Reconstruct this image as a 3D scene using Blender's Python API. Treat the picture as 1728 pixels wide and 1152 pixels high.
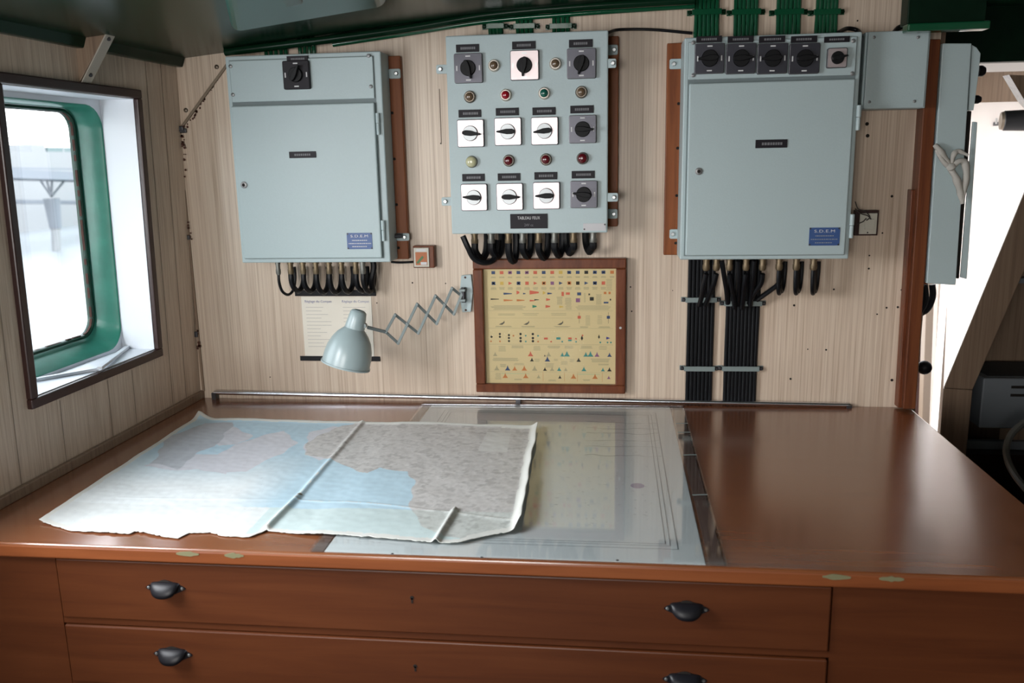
import bpy, bmesh, math, random
import numpy as np
from mathutils import Vector, Matrix, noise
from math import radians, sin, cos, pi

for o in list(bpy.data.objects): bpy.data.objects.remove(o)
SC = bpy.context.scene
COL = SC.collection
random.seed(7)

# ------------------------------------------------------------------ camera
F = 1450.0
YAW, PITCH, ROLL = radians(-6.8), radians(-12.0), radians(-1.12)
CAM = Vector((0, 0, 1.62))
_f = Vector((sin(YAW)*cos(PITCH), cos(YAW)*cos(PITCH), sin(PITCH)))
_r = _f.cross(Vector((0, 0, 1))).normalized()
_u = _r.cross(_f)
R_ = _r*cos(ROLL) + _u*sin(ROLL)
U_ = -_r*sin(ROLL) + _u*cos(ROLL)
cd = bpy.data.cameras.new('camera'); cam = bpy.data.objects.new('camera', cd); COL.objects.link(cam)
m = Matrix((R_, U_, -_f)).transposed().to_4x4(); m.translation = CAM
cam.matrix_world = m
cd.sensor_width = 36; cd.lens = 36*F/1728; cd.clip_end = 600; cd.clip_start = .02
cd.dof.use_dof = True; cd.dof.focus_distance = 2.05; cd.dof.aperture_fstop = 4.5
SC.camera = cam

def ray(px, py): return R_*((px-864)/F) - U_*((py-576)/F) + _f
def on_y(px, py, Y):
    d = ray(px, py); return CAM + d*((Y-CAM.y)/d.y)
def on_z(px, py, Z):
    d = ray(px, py); return CAM + d*((Z-CAM.z)/d.z)
def on_x(px, py, X):
    d = ray(px, py); return CAM + d*((X-CAM.x)/d.x)
def xz(px, py, Y):
    p = on_y(px, py, Y); return p.x, p.z

# ------------------------------------------------------------------ light
W = bpy.data.worlds.new('world'); SC.world = W; W.use_nodes = True
nt = W.node_tree; nt.nodes.clear()
bg = nt.nodes.new('ShaderNodeBackground'); wo = nt.nodes.new('ShaderNodeOutputWorld')
tc = nt.nodes.new('ShaderNodeTexCoord'); sp = nt.nodes.new('ShaderNodeSeparateXYZ'); rp = nt.nodes.new('ShaderNodeValToRGB')
nt.links.new(tc.outputs['Generated'], sp.inputs[0]); nt.links.new(sp.outputs['Z'], rp.inputs[0])
rp.color_ramp.elements[0].position = 0.0; rp.color_ramp.elements[0].color = (1, 1, 1, 1)
rp.color_ramp.elements[1].position = 0.8; rp.color_ramp.elements[1].color = (.80, .88, 1, 1)
nt.links.new(rp.outputs[0], bg.inputs[0]); nt.links.new(bg.outputs[0], wo.inputs[0])
bg.inputs[1].default_value = 6.0

def area(name, loc, direction, sx, sy, power, color=(1, 1, 1), portal=False):
    l = bpy.data.lights.new(name, 'AREA'); l.shape = 'RECTANGLE'; l.size = sx; l.size_y = sy
    l.energy = power; l.color = color
    if portal: l.cycles.is_portal = True
    o = bpy.data.objects.new(name, l); COL.objects.link(o); o.location = loc
    o.rotation_euler = Vector(direction).to_track_quat('-Z', 'Y').to_euler()
    return o
# daylight through the openings of the wheelhouse, then two added lights
area('left_window_portal', (-1.36, 1.82, 1.47), (1, 0, 0), .7, .60, 1, portal=True)
area('front_window_portal', (-.72, -1.66, 1.48), (0, 1, 0), .95, .80, 1, portal=True)
area('front_window_daylight', (-.72, -1.75, 1.52), (.10, 1, -.08), .95, .80, 36, (1, .965, .92))
area('added_side_light', (-1.40, .92, 1.62), (1, .35, -.55), .74, .60, 31, (.95, .97, 1))  # added to brighten the chart; its side window is out of view
area('stair_fill_light', (-.35, 2.85, 1.35), (1, .12, .03), .7, 1.3, 85, (1, .97, .95))  # added behind the back wall to brighten the stair wall, no door there

SC.view_settings.view_transform = 'Standard'; SC.view_settings.look = 'None'
SC.view_settings.gamma = 1; SC.view_settings.use_curve_mapping = False
SC.view_settings.exposure = 0.0

# ------------------------------------------------------------------ materials
MATS = {}
def newmat(name):
    mt = bpy.data.materials.new(name); mt.use_nodes = True
    n = mt.node_tree.nodes; b = n['Principled BSDF']
    MATS[name] = mt
    return mt, mt.node_tree, b
def plain(name, col, rough=.5, metal=0, coat=0, bump=0, var=0, scale=30, spec=.5):
    mt, t, b = newmat(name)
    b.inputs['Base Color'].default_value = (*col, 1); b.inputs['Roughness'].default_value = rough
    b.inputs['Metallic'].default_value = metal; b.inputs['Coat Weight'].default_value = coat
    b.inputs['Specular IOR Level'].default_value = spec
    if bump or var:
        tc = t.nodes.new('ShaderNodeTexCoord'); nz = t.nodes.new('ShaderNodeTexNoise')
        nz.inputs['Scale'].default_value = scale; nz.inputs['Detail'].default_value = 5
        t.links.new(tc.outputs['Object'], nz.inputs['Vector'])
        if bump:
            bp = t.nodes.new('ShaderNodeBump'); bp.inputs['Strength'].default_value = bump; bp.inputs['Distance'].default_value = .002
            t.links.new(nz.outputs[0], bp.inputs['Height']); t.links.new(bp.outputs[0], b.inputs['Normal'])
        if var:
            mx = t.nodes.new('ShaderNodeMix'); mx.data_type = 'RGBA'
            mx.inputs[6].default_value = (*[c*(1-var) for c in col], 1); mx.inputs[7].default_value = (*[min(1, c*(1+var)) for c in col], 1)
            t.links.new(nz.outputs[0], mx.inputs[0]); t.links.new(mx.outputs[2], b.inputs['Base Color'])
    return mt
def streaky(name, stops, scale, rough=.4, nscale=1.0, distort=0, coat=0, stain=None, spec=.5, bump=0):
    """grain: noise stretched along one axis, colours through a ramp"""
    mt, t, b = newmat(name)
    tc = t.nodes.new('ShaderNodeTexCoord'); mp = t.nodes.new('ShaderNodeMapping'); mp.inputs['Scale'].default_value = scale
    nz = t.nodes.new('ShaderNodeTexNoise'); nz.inputs['Scale'].default_value = nscale; nz.inputs['Detail'].default_value = 6
    nz.inputs['Roughness'].default_value = .65; nz.inputs['Distortion'].default_value = distort
    r = t.nodes.new('ShaderNodeValToRGB'); cr = r.color_ramp
    t.links.new(tc.outputs['Object'], mp.inputs[0]); t.links.new(mp.outputs[0], nz.inputs['Vector']); t.links.new(nz.outputs[0], r.inputs[0])
    while len(cr.elements) < len(stops): cr.elements.new(.5)
    for e, (p, c) in zip(cr.elements, stops): e.position = p; e.color = (*c, 1)
    out = r.outputs[0]
    # slow tone drift over the sheet
    n2 = t.nodes.new('ShaderNodeTexNoise'); n2.inputs['Scale'].default_value = 2.2; n2.inputs['Detail'].default_value = 3
    t.links.new(tc.outputs['Object'], n2.inputs['Vector'])
    mr = t.nodes.new('ShaderNodeMapRange'); mr.inputs[1].default_value = .3; mr.inputs[2].default_value = .7
    mr.inputs[3].default_value = .90; mr.inputs[4].default_value = 1.06
    t.links.new(n2.outputs[0], mr.inputs[0])
    mx = t.nodes.new('ShaderNodeMix'); mx.data_type = 'RGBA'; mx.blend_type = 'MULTIPLY'; mx.inputs[0].default_value = 1
    t.links.new(out, mx.inputs[6]); t.links.new(mr.outputs[0], mx.inputs[7]); out = mx.outputs[2]
    if stain:
        n3 = t.nodes.new('ShaderNodeTexNoise'); n3.inputs['Scale'].default_value = stain[1]; n3.inputs['Detail'].default_value = 8
        n3.inputs['Roughness'].default_value = .7
        t.links.new(tc.outputs['Object'], n3.inputs['Vector'])
        m2 = t.nodes.new('ShaderNodeMapRange'); m2.inputs[1].default_value = stain[2]; m2.inputs[2].default_value = stain[2]+.1
        t.links.new(n3.outputs[0], m2.inputs[0])
        mm = t.nodes.new('ShaderNodeMix'); mm.data_type = 'RGBA'; mm.inputs[7].default_value = (*stain[0], 1)
        t.links.new(m2.outputs[0], mm.inputs[0]); t.links.new(out, mm.inputs[6]); out = mm.outputs[2]
    t.links.new(out, b.inputs['Base Color'])
    b.inputs['Roughness'].default_value = rough; b.inputs['Coat Weight'].default_value = coat; b.inputs['Coat Roughness'].default_value = .17
    b.inputs['Specular IOR Level'].default_value = spec
    if bump:
        bp = t.nodes.new('ShaderNodeBump'); bp.inputs['Strength'].default_value = bump; bp.inputs['Distance'].default_value = .001
        t.links.new(nz.outputs[0], bp.inputs['Height']); t.links.new(bp.outputs[0], b.inputs['Normal'])
    return mt
LAM = [(.28, (.40, .295, .21)), (.42, (.57, .445, .34)), (.55, (.66, .535, .42)), (.72, (.73, .62, .50))]
streaky('laminate', LAM, (75, 75, .8), rough=.33, nscale=3.0, spec=.45, bump=.15)
streaky('veneer', [(.3, (.17, .11, .075)), (.5, (.25, .17, .115)), (.75, (.30, .22, .15))], (50, 50, .8), rough=.4, nscale=2.2)
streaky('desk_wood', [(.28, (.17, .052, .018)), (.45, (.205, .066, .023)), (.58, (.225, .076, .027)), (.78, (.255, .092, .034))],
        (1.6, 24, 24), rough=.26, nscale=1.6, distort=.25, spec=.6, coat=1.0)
streaky('desk_front_shaded', [(.28, (.068, .017, .0045)), (.45, (.092, .024, .0065)), (.60, (.106, .029, .008)), (.8, (.125, .036, .011))],
        (1.6, 24, 24), rough=.42, nscale=1.6, distort=.6, spec=.4)  # darker than the top's wood: lack of light put into the colour
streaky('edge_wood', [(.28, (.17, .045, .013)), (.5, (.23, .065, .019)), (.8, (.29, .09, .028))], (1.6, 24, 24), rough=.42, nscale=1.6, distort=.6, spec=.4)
streaky('batten_wood', [(.3, (.13, .033, .009)), (.5, (.23, .066, .018)), (.75, (.31, .10, .03))], (26, 26, 1.6), rough=.4, nscale=1.6, distort=.6, spec=.22)
streaky('frame_wood', [(.3, (.080, .022, .009)), (.5, (.14, .040, .016)), (.75, (.19, .060, .024))], (20, 20, 4), rough=.32, nscale=1.8, distort=.5, spec=.22)
streaky('post_wood', [(.3, (.07, .019, .009)), (.5, (.14, .042, .016)), (.75, (.20, .066, .023))], (34, 34, 1.2), rough=.4, nscale=1.6, spec=.22)
plain('window_trim', (.035, .012, .010), .35)
plain('cabinet_paint', (.42, .51, .52), .42, bump=.12, var=.03, scale=260, spec=.4)
plain('cabinet_gap', (.16, .20, .205), .6)
plain('green_gloss', (.004, .022, .010), .24, var=.25, scale=6, spec=.13, bump=.04)
plain('green_dark', (.003, .014, .007), .4, spec=.12, var=.4, scale=30)
plain('green_pipe', (.006, .075, .032), .13, spec=.7, bump=.15)
plain('green_rim', (.004, .040, .022), .35, var=.4, scale=20)
plain('green_window', (.04, .21, .15), .28, var=.45, scale=14, bump=.3, spec=.5)
plain('green_teal', (.008, .050, .040), .28, spec=.25)
plain('white_reveal', (.78, .80, .84), .45)
plain('sill_white', (.72, .74, .78), .4, var=.06, scale=30)
plain('black_cable', (.006, .0065, .008), .42, spec=.22)
plain('black_plastic', (.006, .006, .007), .5, spec=.2)
plain('nameplate_black', (.012, .010, .014), .5, spec=.22)
plain('print_white', (.62, .62, .62), .6)
plain('print_grey', (.16, .16, .17), .6)
plain('plate_steel', (.065, .065, .08), .32, metal=.5, var=.08, scale=40)
plain('plate_reflection', (.56, .485, .49), .36, metal=.6, var=.06, scale=40)  # reflected daylight put into the plate colour
plain('plate_rim', (.12, .12, .13), .4, metal=.7)
plain('knob_disc', (.34, .36, .37), .35, metal=.4)
plain('handle_metal', (.010, .010, .013), .4, metal=.0, spec=.3)
plain('chrome', (.78, .80, .86), .26, metal=1)
plain('steel', (.50, .52, .52), .35, metal=.9)
plain('dark_steel', (.06, .06, .065), .4, metal=.6)
plain('brass_gland', (.20, .15, .09), .42, metal=.6, var=.3, scale=60)
plain('grey_gland', (.20, .20, .18), .4, metal=.6, var=.15, scale=60)
plain('lamp_paint', (.34, .42, .43), .30, spec=.6, bump=.04, scale=80)
plain('lamp_arm', (.20, .235, .235), .38, metal=.4)
plain('blue_plate', (.035, .085, .24), .4)
plain('sticker', (.55, .54, .55), .6)
plain('poster_paper', (.80, .75, .65), .7, var=.06, scale=12)
plain('poster_ink', (.30, .30, .46), .7)
plain('poster_line', (.52, .49, .45), .7)
plain('black_tape', (.008, .008, .010), .6, spec=.25)
plain('chart_paper', (.80, .84, .85), .55, var=.05, scale=9)
plain('chart_ink', (.30, .34, .36), .6)
plain('tape_brown', (.17, .10, .08), .35, var=.2, scale=50)
plain('lens_dark', (.13, .085, .05), .2, spec=.7)
plain('lens_red', (.28, .008, .015), .15, spec=.7)
plain('lens_deep_red', (.10, .006, .010), .2, spec=.7)
plain('lens_green', (.01, .10, .07), .2, spec=.7)
plain('lens_cream', (.50, .49, .30), .2, spec=.7)
plain('lamp_rim', (.60, .54, .47), .45, metal=.5)
plain('lock_metal', (.25, .25, .25), .45, metal=.6)
plain('dark_rim', (.16, .13, .10), .35, metal=.6)
plain('rust', (.07, .022, .012), .8, var=.5, scale=60)
plain('beige_strip', (.42, .38, .32), .5)
plain('joint_brown', (.30, .235, .18), .5)
plain('strip_metal', (.22, .17, .12), .5, metal=.3)
plain('cream_paint', (.13, .10, .075), .5)
plain('white_paint', (.78, .76, .76), .5)
plain('pale_wall', (.84, .80, .78), .5, var=.03, scale=4)
plain('rag', (.46, .44, .40), .9, var=.15, scale=40, bump=.4)
plain('heater_grey', (.20, .22, .24), .5)
plain('heater_mesh', (.055, .060, .062), .7, var=.5, scale=180)
plain('dark_floor', (.015, .015, .017), .5)
plain('deck_floor', (.06, .035, .025), .5)
plain('cable_grey', (.12, .115, .10), .5)
plain('wire_dark', (.06, .05, .045), .6)
plain('switch_cream', (.56, .54, .46), .5)
plain('orange_print', (.42, .12, .03), .5)
plain('green_print', (.07, .16, .05), .5)
plain('hole', (.012, .008, .006), .9)
plain('chip', (.20, .19, .10), .6)
plain('clamp_grey', (.20, .245, .24), .45)
plain('gull_white', (.24, .245, .25), .7)
plain('pier_grey', (.165, .18, .205), .8)
plain('pier_teal', (.14, .185, .185), .8)
plain('sea', (.23, .24, .245), .5)
plain('rear_wall', (.12, .095, .07), .6)
mt, t, b = newmat('vcol'); a_ = t.nodes.new('ShaderNodeAttribute'); a_.attribute_name = 'Col'
t.links.new(a_.outputs['Color'], b.inputs['Base Color']); b.inputs['Roughness'].default_value = .6
mt, t, b = newmat('chart_vcol'); a_ = t.nodes.new('ShaderNodeAttribute'); a_.attribute_name = 'Col'
t.links.new(a_.outputs['Color'], b.inputs['Base Color']); b.inputs['Roughness'].default_value = .42; b.inputs['Specular IOR Level'].default_value = .45
def clear(name, tint=(1, 1, 1), rough=.02, ior=1.5, boost=1.0):
    mt, t, b = newmat(name); t.nodes.remove(b)
    out = t.nodes['Material Output']; tr = t.nodes.new('ShaderNodeBsdfTransparent'); gl = t.nodes.new('ShaderNodeBsdfGlossy')
    fr = t.nodes.new('ShaderNodeLayerWeight'); mx = t.nodes.new('ShaderNodeMixShader'); ma = t.nodes.new('ShaderNodeMath'); ma.operation = 'MULTIPLY_ADD'
    pw = t.nodes.new('ShaderNodeMath'); pw.operation = 'POWER'; pw.inputs[1].default_value = 4.0   # Schlick's approximation, the same from both sides
    fr.inputs[0].default_value = .5; tr.inputs[0].default_value = (*tint, 1); gl.inputs['Roughness'].default_value = rough
    ma.inputs[1].default_value = .95; ma.inputs[2].default_value = .045*boost; ma.use_clamp = True
    t.links.new(fr.outputs['Facing'], pw.inputs[0]); t.links.new(pw.outputs[0], ma.inputs[0]); t.links.new(ma.outputs[0], mx.inputs[0])
    t.links.new(tr.outputs[0], mx.inputs[1]); t.links.new(gl.outputs[0], mx.inputs[2]); t.links.new(mx.outputs[0], out.inputs[0])
    return mt
clear('pane', (.98, 1, 1)); clear('acrylic', (.99, 1, 1), rough=.035, ior=1.5); clear('frame_glass', (.98, .98, .96), rough=.12, boost=.15)

# ------------------------------------------------------------------ mesh helpers
class MB:
    def __init__(s): s.v = []; s.f = []; s.c = []
    def add(s, vs, fs, col=None):
        o = len(s.v); s.v += [Vector(v) for v in vs]; s.f += [tuple(o+i for i in f) for f in fs]; s.c += [col]*len(fs); return s
    def box(s, x0, x1, y0, y1, z0, z1, col=None):
        if x0 > x1: x0, x1 = x1, x0
        if y0 > y1: y0, y1 = y1, y0
        if z0 > z1: z0, z1 = z1, z0
        return s.add([(x, y, z) for x in (x0, x1) for y in (y0, y1) for z in (z0, z1)],
                     [(0, 1, 3, 2), (4, 6, 7, 5), (0, 4, 5, 1), (2, 3, 7, 6), (0, 2, 6, 4), (1, 5, 7, 3)], col)
    def obox(s, c, ax, ay, az):
        """box from centre and three half-axis vectors"""
        c = Vector(c); ax, ay, az = Vector(ax), Vector(ay), Vector(az)
        return s.add([c+i*ax+j*ay+k*az for i in (-1, 1) for j in (-1, 1) for k in (-1, 1)],
                     [(0, 1, 3, 2), (4, 6, 7, 5), (0, 4, 5, 1), (2, 3, 7, 6), (0, 2, 6, 4), (1, 5, 7, 3)])
    def bar(s, a, b_, w, th, up=(0, 1, 0)):
        """flat bar a->b, width w across, thickness th along up"""
        a, b_ = Vector(a), Vector(b_); d = (b_-a); n = Vector(up).normalized(); side = d.cross(n).normalized()
        n = side.cross(d).normalized()
        return s.obox((a+b_)/2, d/2, side*w/2, n*th/2)
    def ring(s, p, d, r, n=16, ref=None):
        d = Vector(d).normalized(); ref = ref or (Vector((0, 0, 1)) if abs(d.z) < .9 else Vector((1, 0, 0)))
        a = d.cross(ref).normalized(); b_ = d.cross(a)
        return [Vector(p)+a*(r*cos(2*pi*i/n))+b_*(r*sin(2*pi*i/n)) for i in range(n)]
    def lathe(s, prof, p, d, n=20, cap=True):
        """prof: list of (distance along d, radius)"""
        p = Vector(p); d = Vector(d).normalized(); o = len(s.v); vs = []
        for h, r in prof: vs += s.ring(p+d*h, d, max(r, 1e-5), n)
        fs = []
        for k in range(len(prof)-1):
            for i in range(n):
                j = (i+1) % n; fs.append((k*n+i, k*n+j, (k+1)*n+j, (k+1)*n+i))
        if cap: fs += [tuple(reversed(range(n))), tuple((len(prof)-1)*n+i for i in range(n))]
        return s.add(vs, fs)
    def cyl(s, a, b_, r, n=16, r2=None):
        a, b_ = Vector(a), Vector(b_); return s.lathe([(0, r), ((b_-a).length, r if r2 is None else r2)], a, b_-a, n)
    def tube(s, pts, r, n=8, sub=6):
        P = smooth_pts([Vector(p) for p in pts], sub); vs = []; ref = None
        for i, p in enumerate(P):
            d = (P[min(i+1, len(P)-1)]-P[max(i-1, 0)]).normalized()
            if ref is None:
                ref = d.cross(Vector((0.3, 1, .2))).normalized()
            ref = (ref-d*ref.dot(d)).normalized(); b_ = d.cross(ref)
            rr = r(i/(len(P)-1)) if callable(r) else r
            vs += [p+ref*(rr*cos(2*pi*k/n))+b_*(rr*sin(2*pi*k/n)) for k in range(n)]
        fs = [(k*n+i, k*n+(i+1) % n, (k+1)*n+(i+1) % n, (k+1)*n+i) for k in range(len(P)-1) for i in range(n)]
        fs += [tuple(reversed(range(n))), tuple((len(P)-1)*n+i for i in range(n))]
        return s.add(vs, fs)
    def prism(s, poly, d):
        n = len(poly); d = Vector(d); vs = [Vector(p) for p in poly]+[Vector(p)+d for p in poly]
        return s.add(vs, [tuple(range(n)), tuple(reversed(range(n, 2*n)))]+[(i, n+i, n+(i+1) % n, (i+1) % n) for i in range(n)])
    def build(s, name, mat, parent=None, bevel=0, smooth=False, label=None, cat=None, group=None, kind=None, seg=2, origin=None):
        vs = s.v
        if parent is not None: org = wl(parent)
        elif origin is not None: org = Vector(origin)
        else:
            mn = Vector([min(v[i] for v in vs) for i in range(3)]); mx = Vector([max(v[i] for v in vs) for i in range(3)])
            org = Vector(((mn.x+mx.x)/2, (mn.y+mx.y)/2, mn.z))
        me = bpy.data.meshes.new(name)
        me.from_pydata([v-org for v in vs], [], s.f)
        bm = bmesh.new(); bm.from_mesh(me); bmesh.ops.recalc_face_normals(bm, faces=bm.faces); bm.to_mesh(me); bm.free()
        if any(c is not None for c in s.c):
            at = me.color_attributes.new('Col', 'FLOAT_COLOR', 'CORNER')
            for p, c in zip(me.polygons, s.c):
                for li in p.loop_indices: at.data[li].color = (*(c or (.5, .5, .5)), 1)
        me.materials.append(MATS[mat])
        if smooth:
            for p in me.polygons: p.use_smooth = True
            me.set_sharp_from_angle(angle=radians(40))
        o = bpy.data.objects.new(name, me); COL.objects.link(o)
        if parent is not None: o.parent = parent; o.location = (0, 0, 0)
        else: o.location = org
        if bevel:
            bv = o.modifiers.new('bevel', 'BEVEL'); bv.width = bevel; bv.segments = seg; bv.limit_method = 'ANGLE'; bv.angle_limit = radians(35)
        tag(o, label, cat, group, kind)
        return o
def wl(o):
    v = Vector((0, 0, 0))
    while o is not None: v += o.location; o = o.parent
    return v
def smooth_pts(P, sub):
    if len(P) < 3 or sub < 2: return P
    out = []
    Q = [P[0]*2-P[1]]+P+[P[-1]*2-P[-2]]
    for i in range(1, len(Q)-2):
        a, b_, c, d = Q[i-1:i+3]
        for k in range(sub):
            t = k/sub
            out.append(.5*((2*b_)+(c-a)*t+(2*a-5*b_+4*c-d)*t*t+(3*b_-a-3*c+d)*t*t*t))
    out.append(P[-1]); return out
def tag(o, label=None, cat=None, group=None, kind=None):
    if label: o['label'] = label
    if cat: o['category'] = cat
    if group: o['group'] = group
    if kind: o['kind'] = kind
def thing(name, label, cat, loc, group=None):
    o = bpy.data.objects.new(name, None); COL.objects.link(o); o.location = loc; o.empty_display_size = .05
    tag(o, label, cat, group); return o
def text(s, x, y, z, size, mat, parent, name='lettering', align='CENTER', sx=1.0):
    """flat lettering facing the room (towards -y)"""
    c = bpy.data.curves.new('t', 'FONT'); c.body = s; c.size = size; c.align_x = align; c.extrude = .0002; c.space_character = 1.1
    o = bpy.data.objects.new('t', c); COL.objects.link(o)
    me = bpy.data.meshes.new_from_object(o); bpy.data.objects.remove(o); bpy.data.curves.remove(c)
    org = wl(parent)
    for v in me.vertices: v.co = Vector((x+v.co.x*sx, y-v.co.z, z+v.co.y))-org
    me.materials.clear(); me.materials.append(MATS[mat])
    ob = bpy.data.objects.new(name, me); COL.objects.link(ob); ob.parent = parent
    return ob

# ------------------------------------------------------------------ the setting
WY = 2.25            # back wall plane
DZ = .97             # top of the chart table
def lx(y, z): return -1.166+.024*(z-.97)-.035*(2.25-y)      # the left wall leans a little
def ceil_z(x):
    pts = [(-1.6, 1.86), (-1.15, 1.892), (-.72, 1.932), (-.32, 1.968), (.2, 1.992), (.75, 2.005), (1.2, 2.0), (2.6, 1.95)]
    for (a, za), (b_, zb) in zip(pts, pts[1:]):
        if x <= b_: return za+(zb-za)*(x-a)/(b_-a)
    return 1.95

wb = MB().box(-1.25, .772, WY, WY+.05, 0, 2.04).build('wall_back', 'laminate', kind='structure')
# left wall with the window opening (built round it)
def LWP(y, z, n=0): return Vector((lx(y, z)+n, y, z))
yw0, yw1, zw0, zw1 = 1.585, 2.036, 1.158, 1.780
def lw_patch(mb, y0, y1, z0, z1, th=-.055):
    mb.add([LWP(y0, z0), LWP(y1, z0), LWP(y1, z1), LWP(y0, z1), LWP(y0, z0, th), LWP(y1, z0, th), LWP(y1, z1, th), LWP(y0, z1, th)],
           [(0, 1, 2, 3), (7, 6, 5, 4), (0, 4, 5, 1), (1, 5, 6, 2), (2, 6, 7, 3), (3, 7, 4, 0)])
mb = MB()
lw_patch(mb, -1.7, .50, 0, 1.95); lw_patch(mb, 1.30, yw0, 0, 1.95); lw_patch(mb, .50, 1.30, 0, 1.16); lw_patch(mb, .50, 1.30, 1.82, 1.95); lw_patch(mb, yw1, 2.32, 0, 1.95); lw_patch(mb, yw0, yw1, 0, zw0); lw_patch(mb, yw0, yw1, zw1, 1.95)
wl_ = mb.build('wall_left', 'laminate', kind='structure')
# sheet joints of the panelling on the left wall
for yy in (1.52, 1.66, 1.83, 1.93, 2.10, 2.17):
    mb = MB(); z1 = 1.13 if 1.55 < yy < 2.06 else 1.88
    mb.add([LWP(yy, .99, .0006), LWP(yy+.0022, .99, .0006), LWP(yy+.0022, z1, .0006), LWP(yy, z1, .0006)], [(0, 1, 2, 3)])
    mb.build('panel_joint', 'joint_brown', wl_)

MB().box(-1.7, 2.7, -1.9, 3.6, -.05, 0).build('floor', 'dark_floor', kind='structure')
mb = MB(); xs = [-1.6, -1.15, -.72, -.32, .2, .75, 1.2, 2.6]
for a, b_ in zip(xs, xs[1:]):
    mb.add([(a, -1.8, ceil_z(a)), (b_, -1.8, ceil_z(b_)), (b_, 3.5, ceil_z(b_)), (a, 3.5, ceil_z(a)),
            (a, -1.8, 2.1), (b_, -1.8, 2.1), (b_, 3.5, 2.1), (a, 3.5, 2.1)], [(0, 1, 2, 3), (7, 6, 5, 4), (0, 4, 5, 1), (3, 2, 6, 7)])
MB.build(mb, 'ceiling', 'green_gloss', kind='structure')
# wheelhouse front behind the photographer with its two windows
mb = MB(); Y0, Y1 = -1.68, -1.62
mb.box(-1.6, 2.5, Y0, Y1, 0, 1.08); mb.box(-1.6, 2.5, Y0, Y1, 1.88, 2.1)
for a, b_ in ((-1.6, -1.2), (-.24, 2.5)): mb.box(a, b_, Y0, Y1, 1.08, 1.88)
mb.build('wall_front', 'rear_wall', kind='structure')
for a, b_, k in ((-1.2, -.24, 2),):
    mb = MB().box(a, b_, Y0, Y1, 1.08, 1.10).box(a, b_, Y0, Y1, 1.86, 1.88).box(a, a+.02, Y0, Y1, 1.10, 1.86).box(b_-.02, b_, Y0, Y1, 1.10, 1.86)
    mb.build('window_%d' % k, 'window_trim', kind='structure')
mb = MB(); mb.box(1.12, 1.17, -1.7, 2.18, 0, 2.1).box(2.45, 2.5, 2.18, 3.5, 0, 2.1).box(1.17, 2.5, 2.13, 2.18, 0, 2.1)  # unseen; near length pulled in to screen daylight from the dark compartment
mb.build('wall_right_occluder', 'rear_wall', kind='structure')

# baseboard strip where the left wall meets the table
mb = MB(); h = .022
mb.add([LWP(1.30, DZ), LWP(2.25, DZ), LWP(2.25, DZ+h), LWP(1.30, DZ+h), LWP(1.30, DZ, .012), LWP(2.25, DZ, .012), LWP(2.25, DZ+h, .012), LWP(1.30, DZ+h, .012)],
       [(0, 1, 2, 3), (7, 6, 5, 4), (0, 4, 5, 1), (1, 5, 6, 2), (2, 6, 7, 3), (3, 7, 4, 0)])
mb.build('baseboard_left', 'veneer', kind='structure', bevel=.002)
# green cove strip under the ceiling along the left wall
mb = MB(); z0, z1 = 1.872, 1.905
mb.add([LWP(-1.6, z0), LWP(2.25, z0), LWP(2.25, z1), LWP(-1.6, z1), LWP(-1.6, z0, .018), LWP(2.25, z0, .018), LWP(2.25, z1, .03), LWP(-1.6, z1, .03)],
       [(0, 1, 2, 3), (7, 6, 5, 4), (0, 4, 5, 1), (1, 5, 6, 2), (2, 6, 7, 3), (3, 7, 4, 0)])
mb.build('trim_1', 'green_gloss', kind='structure', bevel=.003)
# thin dark seam in the corner with rusty clips and stains
cx = lx(WY, 1.3)
t2 = MB().box(cx, cx+.006, WY-.005, WY, .99, 1.72).build('trim_2', 'veneer', kind='structure')
for px, py, s_ in ((318, 400, .008), (330, 563, .010), (307, 217, .008)):
    x, z = xz(px, py, WY); MB().box(x-s_, x+s_, WY-.011, WY-.004, z-s_*.8, z+s_*.8).build('clip', 'dark_steel', t2, bevel=.002)
for i in range(34):
    py = random.choice([random.uniform(205, 300), random.uniform(370, 410), random.uniform(555, 590)])
    px = 298+(py-108)*40/552+random.uniform(1, 6); x, z = xz(px, py, WY); r = random.uniform(.0015, .0045)
    MB().lathe([(0, r), (.0008, r*.8)], (x, WY-.006, z), (0, 1, 0), 7).build('rust_spot', 'rust', t2)
# holes left by old screws in the panelling
HOLES = [(1463, 209, 5.5), (1464, 229, 5.5), (1505, 331, 4), (1489, 393, 2.5), (1467, 431, 2.5), (1466, 453, 3), (1407, 488, 3), (1340, 515, 3.5),
         (1521, 489, 2.5), (1515, 518, 3.5), (1496, 519, 3), (1480, 530, 2.5), (1334, 639, 3.5), (1505, 641, 4.5), (1394, 590, 3), (1363, 589, 2),
         (1064, 484, 2.5), (1066, 525, 2.5), (1135, 490, 1.5), (744, 242, 2.5), (696, 477, 2.5), (752, 478, 2), (636, 511, 2), (456, 636, 2), (1447, 35, 2.5)]
for px, py, r in HOLES:
    x, z = xz(px, py, WY); rr = r*.0008
    MB().lathe([(0, rr), (.0012, rr), (.0012, rr*.5)], (x, WY-.0012, z), (0, 1, 0), 10).build('screw_hole', 'hole', wb)
# a scrap of timber veneer on the wall above the panel
x0, z0 = xz(741, 150, WY); x1, z1 = xz(745, 242, WY); MB().box(x0, x1, WY-.003, WY, z1, z0).build('cover_strip', 'veneer', wb)

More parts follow.
